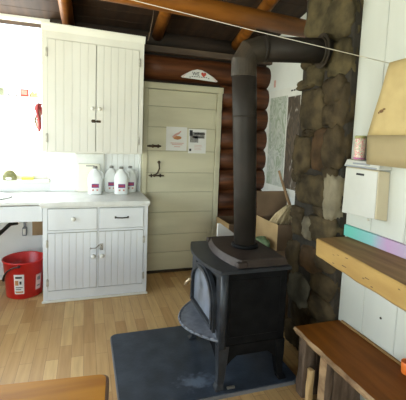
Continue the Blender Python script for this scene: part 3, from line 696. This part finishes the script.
b = nb(); lathe(b, [(.085, 0), (.092, .004), (.09, .02), (.08, .026), (.072, .026)], (1.05, 2.21, .822), 28, 0, False); obj('flue_collar', b, 'stove', sv)
# door with arched opening
def arch(half, zb, zs_, zt, n=14):
    p = [(SC - half, zb), (SC - half, zs_)]
    for k in range(1, n): a = PI - PI * k / n; p.append((SC + half * math.cos(a), zs_ + (zt - zs_) * math.sin(a)))
    return p + [(SC + half, zs_), (SC + half, zb)]
out, inn = arch(.238, .362, .53, .715), arch(.20, .398, .53, .678)
b = nb()
def ring(x0, x1, A, B, mi=0):
    vs = [[b.verts.new((x, y, z)) for y, z in q] for x in (x0, x1) for q in (A, B)]
    n = len(A)
    for i in range(n):
        j = (i + 1) % n
        for f in ((vs[0][i], vs[0][j], vs[1][j], vs[1][i]), (vs[2][i], vs[3][i], vs[3][j], vs[2][j]), (vs[0][i], vs[2][i], vs[2][j], vs[0][j]), (vs[1][i], vs[1][j], vs[3][j], vs[3][i])): b.faces.new(f).material_index = mi
ring(SX0 - .022, SX0 + .004, out, inn); ring(SX0 - .034, SX0 - .02, arch(.224, .378, .53, .70), inn)
dd = obj('door', b, 'stovefront', sv)
b = nb(); prism(b, [(SX0 - .012, y, z) for y, z in inn], (.012, 0, 0)); obj('glass_window', b, 'stoveglass', dd, 'grey arched glass with a pale reflection painted in')
b = nb(); tube(b, [(SX0 - .02, SC + .215, .53), (SX0 - .042, SC + .22, .53), (SX0 - .046, SC + .22, .52)], .007, 10); tube(b, [(SX0 - .046, SC + .22, .528), (SX0 - .06, SC + .235, .505), (SX0 - .068, SC + .245, .478)], [.006, .009, .008], 10)
ball(b, (SX0 - .046, SC + .22, .53), .009); obj('handle', b, 'brass', dd, 'small brass door handle')
b = nb()                                              # ash lip, bowed
o = bow(SX0 + .01, .285, .165)
prism(b, [(x, y, .318) for x, y in o], (0, 0, .018), 0, .004)
o2 = bow(SX0 + .01, .29, .172)
for q0, q1 in zip(o2, o2[1:]): tube(b, [(q0[0], q0[1], .332), (q1[0], q1[1], .332)], .009, 8)
prism(b, [(SX0 - .002, SC - .25, .336), (SX0 - .002, SC + .25, .336), (SX0 - .004, SC + .25, .385), (SX0 - .004, SC - .25, .385)], (.014, 0, 0))
obj('ash_lip', b, 'ash', sv, 'pale grey bowed ash shelf below the door')
b = nb()                                              # skirt between the legs
def skirt(p0, p1, t):
    p0, p1, t = V(p0), V(p1), V(t); n = 12; pl = []
    for k in range(n + 1):
        u = k / n; e = abs(2 * u - 1); pl.append(p0.lerp(p1, u) + V((0, 0, .296)))
    for k in range(n, -1, -1):
        u = k / n; e = abs(2 * u - 1); pl.append(p0.lerp(p1, u) + V((0, 0,   .296 - .07 - .10 * max(0, e - .55) / .45)))
    prism(b, pl, t)
skirt((SX0 + .02, SY0 + .004, 0), (SX1 - .01, SY0 + .004, 0), (0, .014, 0)); skirt((SX0 + .02, SY1 - .018, 0), (SX1 - .01, SY1 - .018, 0), (0, .014, 0))
skirt((SX0 + .012, SY0 + .01, 0), (SX0 + .012, SY1 - .01, 0), (.014, 0, 0)); skirt((SX1 - .02, SY0 + .01, 0), (SX1 - .02, SY1 - .01, 0), (.014, 0, 0))
bx(b, SX0 + .03, SX1 - .03, SY0 + .03, SY1 - .03, .20, .296, .01)
obj('base_skirt', b, 'stove', sv)
for x, y, sx, sy in ((SX0 + .035, SY0 + .03, -1, -1), (SX0 + .035, SY1 - .03, -1, 1), (SX1 - .03, SY0 + .03, 1, -1), (SX1 - .03, SY1 - .03, 1, 1)):
    b = nb()
    prof = [(.296, .034, 0), (.20, .030, .004), (.12, .024, .006), (.06, .022, .012), (PZ + .014, .026, .022), (PZ, .028, .024)]
    rings = [[b.verts.new((x + sx * o + dx * w, y + sy * o + dy * w, z)) for dx, dy in ((-1, -1), (1, -1), (1, 1), (-1, 1))] for z, w, o in prof]
    for a, c in zip(rings, rings[1:]):
        for k in range(4): b.faces.new((a[k], a[(k + 1) % 4], c[(k + 1) % 4], c[k]))
    b.faces.new(rings[0]); b.faces.new(rings[-1])
    bmesh.ops.bevel(b, geom=list(b.edges), offset=.003, segments=1, affect='EDGES')
    obj('leg', b, 'stovefront' if sx < 0 else 'stove', sv)  # front legs get the iron with window light in its colour

b = nb(); bx(b, .835, .885, 1.895, 1.912, .028, .040, .002, 0, Matrix.Translation((0, 0, 0))); tag(obj('metal_tag', b, 'steel'), 'small shiny metal piece on the pad by the front stove leg', 'metal piece')

# stovepipe
sp = thing('stovepipe', (1.05, 2.21, .835), 'black stovepipe rising from the stove and bending into the chimney', 'stovepipe')
R0 = .079
b = nb(); lathe_pts = [(1.05, 2.21, .826), (1.03, 2.205, 1.2), (.99, 2.18, 1.7), (.962, 2.165, 2.005)]
tube(b, lathe_pts, [R0 * .93, R0 * .96, R0, R0], 28)
tube(b, [(.990, 2.18, 1.70), (.989, 2.1795, 1.712)], R0 + .0015, 28)
obj('vertical_pipe', b, 'pipe', sp)
b = nb()
end = V((1.53, 2.07, 2.15)); st = V((.962, 2.165, 2.00))
el = [st + V((0, 0, -.05)), st + V((-.002, 0, .045)), st + V((.030, -.004, .105)), st + V((.105, -.02, .13))]
tube(b, el, R0 + .003, 28, 0, True, False)
obj('elbow', b, 'elbow', sp, 'browner segmented elbow')
b = nb(); tube(b, [el[-1] - V((.02, -.004, .001)), el[-1].lerp(end, .5), end], R0, 28); tube(b, [el[-1].lerp(end, .02), el[-1].lerp(end, .06)], R0 + .004, 28); obj('horizontal_pipe', b, 'pipe', sp)
b = nb(); dirv = (end - el[-1]).normalized()
c0 = end - dirv * .085
rg = tube(b, [c0 + dirv * .02, c0 + dirv * .028], R0 + .032, 30); tube(b, [c0 + dirv * .008, c0 + dirv * .022], R0 + .010, 30)
obj('wall_collar', b, 'elbow', sp)

# ------------------------------------------------------------------ right-hand wall things
MZ = .978
mt = thing('mantel_shelf', (1.43, 1.1, MZ - .118), 'thick rough-sawn timber shelf on the white board wall', 'shelf')
b = nb(); n = 30; rows = []
for i in range(n + 1):
    y = 1.80 - i * (1.80 - .2) / n; xf = 1.328 - (1.80 - y) * .105 + .004 * noise.noise(V((0, y * 9, 1)))
    zb = MZ - .114 + .008 * noise.noise(V((3, y * 6, 1)))
    rows.append([b.verts.new(p) for p in ((XR, y, MZ), (xf + .006, y, MZ), (xf, y, MZ - .006), (xf + .004, y, zb + .012), (xf + .016, y, zb), (XR, y, zb))])
for a, c in zip(rows, rows[1:]):
    for k in range(6): b.faces.new((a[k], a[(k + 1) % 6], c[(k + 1) % 6], c[k])).material_index = 0 if k in (0, 5) else 1
for r in (rows[0], rows[-1]): b.faces.new(r).material_index = 1
ball(b, (1.262, 1.09, .93), .013, 2, 1, (.4, 1, .8))
for j in range(9):
    y = random.uniform(1.0, 1.75); xf = 1.328 - (1.80 - y) * .105; z = MZ - random.uniform(.02, .1)
    bx(b, xf - .0005, xf + .006, y - random.uniform(.005, .03), y + .005, z, z + .003, 0, 2)
obj('timber', b, ['mantel_top', 'mantel_face', 'barkdark'], mt)
b = nb(); bx(b, XR - .022, XR - .001, .3, 1.832, MZ + .001, MZ + .071, .003); tag(obj('painted_board', b, 'pastel'), 'teal and lavender painted strip of board standing on the timber shelf', 'board')

mb = thing('wall_box', (1.53, 1.66, 1.137), 'white enamel box with a slotted lid on the board wall', 'box')
b = nb(); hexa(b, [(1.497, 1.530, 1.150), (XR - .001, 1.522, 1.137), (XR - .001, 1.84, 1.125), (1.497, 1.798, 1.133)], [(1.497, 1.535, 1.412), (XR - .001, 1.53, 1.405), (XR - .001, 1.84, 1.415), (1.497, 1.792, 1.415)], 1, .003)
obj('case', b, ['boxwhite', 'boxcream'], mb, 'cream sides')
b = nb(); hexa(b, [(1.491, 1.535, 1.150), (1.497, 1.535, 1.150), (1.497, 1.794, 1.135), (1.491, 1.794, 1.135)], [(1.491, 1.540, 1.406), (1.497, 1.540, 1.406), (1.497, 1.788, 1.410), (1.491, 1.788, 1.410)], 0, .002)
bx(b, 1.489, 1.491, 1.635, 1.695, 1.374, 1.386, 0, 1); o = obj('front_panel', b, ['boxwhite', 'ink'], mb)
b = nb(); knob_b = ball(b, (1.489, 1.575, 1.137), .008, 0, 2); obj('catch', b, 'hinge', o)
b = nb(); hexa(b, [(1.487, 1.530, 1.416), (XR - .001, 1.520, 1.416), (XR - .001, 1.842, 1.418), (1.487, 1.80, 1.418)], [(1.500, 1.535, 1.455), (XR - .001, 1.525, 1.458), (XR - .001, 1.84, 1.460), (1.500, 1.795, 1.458)], 0, .003)
bx(b, 1.484, 1.490, 1.545, 1.785, 1.4175, 1.4265, 0, 1); bx(b, 1.489, 1.4985, 1.60, 1.73, 1.434, 1.444, 0, 1)
obj('lid', b, ['boxwhite', 'grey'], mb)

jr = thing('jar', (1.535, 1.735, 1.459), 'small floral jar with magenta band on top of the white box', 'jar')
b = nb(); lathe(b, [(0, 0), (.028, 0), (.031, .006), (.031, .118), (.028, .125), (0, .125)], (1.535, 1.735, 1.459), 22, 0, False); obj('jar_body', b, 'jarpattern', jr)
b = nb(); lathe(b, [(.0315, .004), (.0325, .006), (.0325, .012), (.0315, .014)], (1.535, 1.735, 1.459), 22, 0, False); obj('band', b, 'jarband', jr)
b = nb(); lathe(b, [(0, .125), (.03, .125), (.033, .129), (.033, .137), (.028, .141), (0, .141)], (1.535, 1.735, 1.459), 22, 0, False); obj('jar_lid', b, 'jarrim', jr)

# tan sack hanging on the string
sa = thing('paper_sack', (1.44, 1.35, 1.43), 'tan sack with dark stain hanging at the end of the white string', 'sack')
def sheet(pts, name, m, th, bulge):
    """pts: rows of (left y, right y, z) from top to bottom"""
    b = nb(); nx = 14; F = []; B = []
    for (yl, yr, z) in pts:
        rf, rb = [], []
        for i in range(nx + 1):
            u = i / nx; y = yl + (yr - yl) * u; w = bulge * (1 - (2 * u - 1) ** 2) + .006 * noise.noise(V((y * 6, z * 6, 2)))
            rf.append(b.verts.new((1.452 - th / 2 - w, y, z))); rb.append(b.verts.new((1.452 + th / 2 + w * .6, y, z)))
        F.append(rf); B.append(rb)
    for G in (F, B):
        for a, c in zip(G, G[1:]):
            for i in range(nx): b.faces.new((a[i], a[i + 1], c[i + 1], c[i])).smooth = True
    for r0, r1 in ((F[0], B[0]), (F[-1], B[-1])):
        for i in range(nx): b.faces.new((r0[i], r0[i + 1], r1[i + 1], r1[i]))
    for k in (0, nx):
        for j in range(len(F) - 1): b.faces.new((F[j][k], F[j + 1][k], B[j + 1][k], B[j][k]))
    return b
T = lambda z: (1.477 + (1.962 - z) / (1.962 - 1.60) * .108, 1.10 - (1.962 - z) / .362 * .10, z)
b = sheet([T(1.962 - .362 * k / 10) for k in range(11)], '', '', .012, .012)
ball(b, (1.4345, 1.492, 1.722), .011, 1, 2, (.12, 1.2, .8)); ball(b, (1.4345, 1.475, 1.732), .008, 1, 2, (.14, 1.3, .5)); ball(b, (1.4345, 1.508, 1.715), .006, 1, 2, (.14, .8, 1))
obj('upper_panel', b, ['tan', 'stain'], sa)
b = sheet([(1.585, 1.0, 1.60), (1.584, 1.0, 1.55), (1.580, 1.0, 1.50), (1.575, 1.01, 1.445)], '', '', .014, .014)
obj('lower_panel', b, 'tan2', sa, 'paler smooth lower panel')
b = nb()
A, B_ = V((-2.29, 2.70, 2.90)), V((1.452, 1.476, 1.958)); S1 = V((.17, 2.0, 2.262))
A = S1 + (S1 - B_) * ((-2.29 - .17) / (.17 - 1.452)); 
tube(b, [A, A.lerp(S1, .5), S1, S1.lerp(B_, .5) + V((0, 0, -.004)), B_], .0021, 8)
tag(obj('string', b, 'string'), 'white string slanting down across the stovepipe to the tan sack', 'string')
b = nb(); tube(b, [(.575, 3.30, 2.67), (.572, 3.35, 2.58), (.565, 3.50, 2.46), (.565, 3.545, 2.453)], .003, 8)
tag(obj('cord', b, 'cordbrown'), 'short dark cord hanging down to the top corner of the cupboard', 'cord')

# bench with a live edge
bn = thing('bench', (1.4, 1.2, 0), 'live-edge plank bench on bark-covered slab legs along the board wall', 'bench')
b = nb(); n = 40; rows = []
for i in range(n + 1):
    y = 1.826 - i * (1.826 - .3) / n; e = .012 * noise.noise(V((0, y * 7, 5))) + .006 * noise.noise(V((0, y * 19, 2)))
    xf = 1.222 + e; xb = XR - .004
    rows.append([b.verts.new(p) for p in ((xb, y, .420), (xf + .012, y, .420), (xf, y, .408), (xf + .022, y, .375), (xb, y, .370))])
for a, c in zip(rows, rows[1:]):
    for k in range(5): b.faces.new((a[k], a[(k + 1) % 5], c[(k + 1) % 5], c[k])).material_index = 1 if k in (1, 2) else 0
for r in (rows[0], rows[-1]): b.faces.new(r)
obj('seat', b, ['bench', 'bark'], bn)
b = nb(); bx(b, XR - .016, XR - .003, .3, 1.80, .4205, .434, .002); obj('back_strip', b, 'mantel_top', bn)
def slab(bm, x0, x1, y0, y1, z1, mi, seed, bark=None):
    n = 12; rows = []
    for i in range(n + 1):
        z = z1 * i / n; q = [(x0, y0), ((x0 + x1) / 2, y0 - .004), (x1, y0), (x1, y1), ((x0 + x1) / 2, y1 + .004), (x0, y1)]
        rows.append([bm.verts.new((x + .010 * noise.noise(V((k * 2.2, z * 8, seed))), y + .010 * noise.noise(V((k * 3.1 + 9, z * 8, seed))), z)) for k, (x, y) in enumerate(q)])
    for a, c in zip(rows, rows[1:]):
        for k in range(6): bm.faces.new((a[k], a[(k + 1) % 6], c[(k + 1) % 6], c[k])).material_index = mi if bark is None or k not in bark else 1 - mi
    bm.faces.new(rows[0]).material_index = mi; bm.faces.new(rows[-1]).material_index = mi
b = nb(); slab(b, 1.262, 1.34, 1.745, 1.808, .372, 0, 1); slab(b, 1.35, 1.53, 1.75, 1.80, .372, 0, 2); obj('leg', b, ['barkdark', 'sap'], bn)
b = nb(); slab(b, 1.275, 1.315, 1.56, 1.62, .372, 0, 5, (5,)); slab(b, 1.33, 1.53, 1.56, 1.61, .372, 0, 6); obj('leg', b, ['barkdark', 'bark'], bn)
b = nb(); slab(b, 1.27, 1.34, .45, .51, .372, 0, 8); slab(b, 1.35, 1.53, .45, .50, .372, 0, 9); obj('leg', b, ['barkdark', 'sap'], bn)
b = nb(); slab(b, 1.272, 1.300, 1.695, 1.725, .205, 0, 12); tag(obj('firewood', b, ['sap', 'bark']), 'short pale split stick standing under the front end of the bench', 'firewood')
b = nb(); lathe(b, [(0, 0), (.024, 0), (.026, .004), (.030, .06), (.028, .062), (.022, .008), (0, .007)], (1.535, 1.283, .421), 20, 0, False); tag(obj('cup', b, 'orange'), 'small orange cup on the bench against the wall', 'cup')

# map on the alcove wall
mp = thing('wall_map', (2.09, 3.45, .95), 'large paper map with pale and dark halves on the white alcove wall', 'map')
b = nb(); bx(b, XF - .004, XF - .001, 2.95, 3.955, .96, 2.13, 0); obj('sheet', b, 'paper', mp)
b = nb(); bx(b, XF - .0055, XF - .004, 3.52, 3.90, 1.04, 2.05, 0); obj('pale_map', b, 'map1', mp, 'pale green and grey half')
b = nb(); bx(b, XF - .0055, XF - .004, 3.0, 3.50, 1.04, 2.03, 0); obj('aerial_map', b, 'map2', mp, 'dark brown half')
b = nb()
for k in range(7): bx(b, XF - .0055, XF - .004, 3.42 - k * .05, 3.455 - k * .05, 2.085, 2.10, 0)
obj('title_line', b, 'ink', mp)
b = nb(); bx(b, XF - .006, XF - .001, 3.80, 3.84, 2.17, 2.25, .002); tag(obj('wall_note', b, 'palered'), 'tiny faded tag on the white alcove wall above the map', 'note')

# ------------------------------------------------------------------ cardboard boxes and broom in the corner
def carton(name, loc, x0, x1, y0, y1, z0, z1, flaps, label, mats=('card', 'carddark')):
    t = thing(name, ((x0 + x1) / 2, (y0 + y1) / 2, z0), label, 'box', 'cardboard boxes in the corner')
    b = nb(); th = .006
    bx(b, x0, x0 + th, y0, y1, z0, z1, .001, 0); bx(b, x1 - th, x1, y0, y1, z0, z1, .001, 1); bx(b, x0 + th, x1 - th, y0, y0 + th, z0, z1, .001, 1); bx(b, x0 + th, x1 - th, y1 - th, y1, z0, z1, .001, 1); bx(b, x0 + th, x1 - th, y0 + th, y1 - th, z0, z0 + th, 0, 1)  # left wall lit tan, the others shaded brown, both by colour
    obj('carton', b, mats, t)
    for side, ang, ln, mi in flaps:
        b = nb(); c, s = math.cos(ang) * ln, math.sin(ang) * ln; e = .002
        if side == 'back': p = [(x0, y1 - e, z1), (x1, y1 - e, z1), (x1, y1 - e + c, z1 + s), (x0, y1 - e + c, z1 + s)]; ex = (0, -.004, .001)
        if side == 'front': p = [(x0, y0 + e, z1), (x1, y0 + e, z1), (x1, y0 + e - c, z1 + s), (x0, y0 + e - c, z1 + s)]; ex = (0, .004, .001)
        if side == 'left': p = [(x0 + e, y0, z1), (x0 + e, y1, z1), (x0 + e - c, y1, z1 + s), (x0 + e - c, y0, z1 + s)]; ex = (.004, 0, .001)
        if side == 'right': p = [(x1 - e, y0, z1), (x1 - e, y1, z1), (x1 - e + c, y1, z1 + s), (x1 - e + c, y0, z1 + s)]; ex = (-.004, 0, .001)
        prism(b, p, ex); obj('flap', b, mats[mi], t)
    return t
carton('cardboard_box', None, 1.45, 2.06, 2.62, 3.42, 0, .52, [('front', .55, .16, 1)], 'large brown cardboard box on the floor behind the stove, lower one')
b = nb(); bx(b, 1.47, 2.05, 2.66, 3.40, .5205, .5275, .001); tag(obj('cardboard_sheet', b, 'carddark'), 'brown cardboard sheet lying on the lower box behind the stove', 'cardboard')
carton('cardboard_box', None, 1.705, 2.06, 2.90, 3.34, .528, .775, [('back', 1.5, .25, 1)], 'open cardboard box with a raised back flap, topmost behind the stove')
carton('cardboard_box', None, 1.45, 1.69, 3.46, 3.84, 0, .66, [('front', .15, .15, 1)], 'open cardboard box with spread flaps near the log wall')
b = nb(); prism(b, [(1.15, 3.0, 0), (1.36, 3.0, 0), (1.36, 3.0, .655), (1.18, 3.0, .785), (1.15, 3.0, .785)], (0, .025, 0), 0, .003)
tag(obj('white_board', b, 'paper'), 'white board with a slanted top edge standing behind the stovepipe', 'board')
b = nb(); o = ball(b, (1.62, 3.02, .585), .065, 0, 3, (.8, 1.9, .85))
for v in o: v.co += V((1, .6, 1)) * .02 * noise.noise(v.co * 14)
for v in o: v.co.z = max(v.co.z, .5285)
tag(obj('green_cloth', b, 'green'), 'crumpled dark green cloth beside the open cardboard box', 'cloth')
br = thing('hearth_broom', (1.80, 2.98, .76), 'straw hearth broom with stick handle standing in the open cardboard box', 'broom')
b = nb(); tube(b, [(1.735, 2.99, 1.275), (1.775, 2.98, 1.16), (1.835, 2.96, 1.0), (1.865, 2.955, .93)], [.011, .012, .014, .014], 10); obj('handle', b, 'stick', br)
b = nb()
for j in range(70):
    u = random.uniform(-1, 1); v = random.uniform(-1, 1)
    p0 = V((1.855 + u * .02, 2.955 + v * .02, .955 - abs(u) * .01)); p1 = V((1.79 + u * .085, 3.02 + v * .05, .74 + random.uniform(0, .04) + u * -.0))
    tube(b, [p0, p0.lerp(p1, .5) + V((u * .02, v * .01, 0)), p1], .0055, 5)
obj('bristles', b, 'straw', br)

# table in the near left corner
tb = thing('table', (-.55, .8, 0), 'honey-coloured wooden table with dark edge in the near left corner', 'table')
b = nb(); poly = []
for cx, cy, a0 in ((.055, .35, -PI / 2), (.055, 1.145, 0), (-1.25, 1.145, PI / 2), (-1.25, .35, PI)):
    for k in range(5): a = a0 + PI / 2 * k / 4; poly.append((cx + .024 * math.cos(a), cy + .024 * math.sin(a), .706))
m = Matrix.Translation((.083, 1.195, 0)) @ Matrix.Rotation(-.09, 4, 'Z') @ Matrix.Translation((-.078, -1.17, 0))
poly = [m @ V(p) for p in poly]
prism(b, poly, (0, 0, .032), 1, .003); cc = m @ V((-.6, .75, 0))
prism(b, [V((cc.x + (p.x - cc.x) * .985, cc.y + (p.y - cc.y) * .99, .7375)) for p in poly], (0, 0, .003), 0)
obj('tabletop', b, ['table', 'tableedge'], tb)
b = nb()
for a in ((-1.2, .02, 1.06, 1.085), (-1.2, .02, .42, .445)): bx(b, a[0], a[1], a[2], a[3], .61, .706, .003, 0, m)
for a in ((-.005, .02, .445, 1.06), (-1.2, -1.175, .445, 1.06)): bx(b, a[0], a[1], a[2], a[3], .61, .706, .003, 0, m)
obj('apron', b, 'table', tb)
for x, y in ((-.01, 1.06), (-1.18, 1.06), (-.01, .45), (-1.18, .45)):
    b = nb(); bx(b, x - .028, x + .028, y - .028, y + .028, 0, .706, .004, 0, m); obj('leg', b, 'table', tb)

# ------------------------------------------------------------------ light
w = bpy.data.worlds.new('sky'); scn.world = w; w.use_nodes = True
nt = w.node_tree; bg = nt.nodes['Background']; bg.inputs[1].default_value = 3.4
tc = nt.nodes.new('ShaderNodeTexCoord'); sp_ = nt.nodes.new('ShaderNodeSeparateXYZ'); rr_ = nt.nodes.new('ShaderNodeValToRGB')
nt.links.new(tc.outputs['Generated'], sp_.inputs[0]); mr_ = nt.nodes.new('ShaderNodeMapRange'); mr_.inputs[1].default_value = -.3; mr_.inputs[2].default_value = .5
nt.links.new(sp_.outputs['Z'], mr_.inputs[0]); nt.links.new(mr_.outputs[0], rr_.inputs['Fac']); nt.links.new(rr_.outputs['Color'], bg.inputs[0])
rr_.color_ramp.elements[0].position = .2; rr_.color_ramp.elements[0].color = (1, .93, .70, 1)
rr_.color_ramp.elements[1].position = .6; rr_.color_ramp.elements[1].color = (.80, .90, 1, 1)
e = rr_.color_ramp.elements.new(.38); e.color = (1, 1, .97, 1)
def area(name, loc, rot, sx, sy, e, c):
    l = bpy.data.lights.new(name, 'AREA'); l.shape = 'RECTANGLE'; l.size = sx; l.size_y = sy; l.energy = e; l.color = c
    o = bpy.data.objects.new(name, l); o.location = loc; o.rotation_euler = rot; col.objects.link(o); return o
area('daylight_left_window', (XL - .25, (LW[0] + LW[1]) / 2, 1.6), (0, -PI / 2 + .5, 0), 1.5, 3.5, 60, (.60, .79, 1))
area('ground_bounce_left_window', (XL - .25, (LW[0] + LW[1]) / 2, 1.45), (0, -PI / 2 - .6, 0), 1.0, 3.5, 60, (.95, 1, .68)).data.spread = 2.1
area('daylight_rear_window', ((RW[0] + RW[1]) / 2, YR - .25, 1.6), (PI / 2 - .3, 0, -.12), 1.6, 1.1, 110, (.68, .83, 1))
area('ground_bounce_rear_window', ((RW[0] + RW[1]) / 2, YR - .25, 1.3), (PI / 2 + .45, 0, -.12), 1.6, .9, 70, (.97, 1, .66)).data.spread = 2.1
area('daylight_sink_window', ((WX0 + WX1) / 2, YB + .38, 1.95), (-PI / 2 + .35, 0, 0), 1.4, 1.3, 75, (.92, .97, 1))

# ------------------------------------------------------------------ camera
F_PX, CYP = 361.0, 175.0
yaw, pitch, roll = .3186, .10125, -.0384
fw = V((math.sin(yaw) * math.cos(pitch), math.cos(yaw) * math.cos(pitch), -math.sin(pitch)))
r = V((math.cos(yaw), -math.sin(yaw), 0)); dn = fw.cross(r)
c, s = math.cos(roll), math.sin(roll)
r2 = r * c + dn * s; d2 = dn * c - r * s
cam = bpy.data.cameras.new('camera'); co = bpy.data.objects.new('camera', cam); col.objects.link(co)
mw = Matrix((( r2.x, -d2.x, -fw.x, 0), (r2.y, -d2.y, -fw.y, 0), (r2.z, -d2.z, -fw.z, 1.55), (0, 0, 0, 1)))
co.matrix_world = mw
cam.sensor_fit = 'HORIZONTAL'; cam.sensor_width = 36; cam.lens = F_PX / 406 * 36; cam.shift_y = -(200 - CYP) / 406; cam.clip_start = .02
scn.camera = co
vs = scn.view_settings
vs.view_transform = 'Standard'; vs.look = 'None'; vs.exposure = 0.0; vs.gamma = 1; vs.use_curve_mapping = False
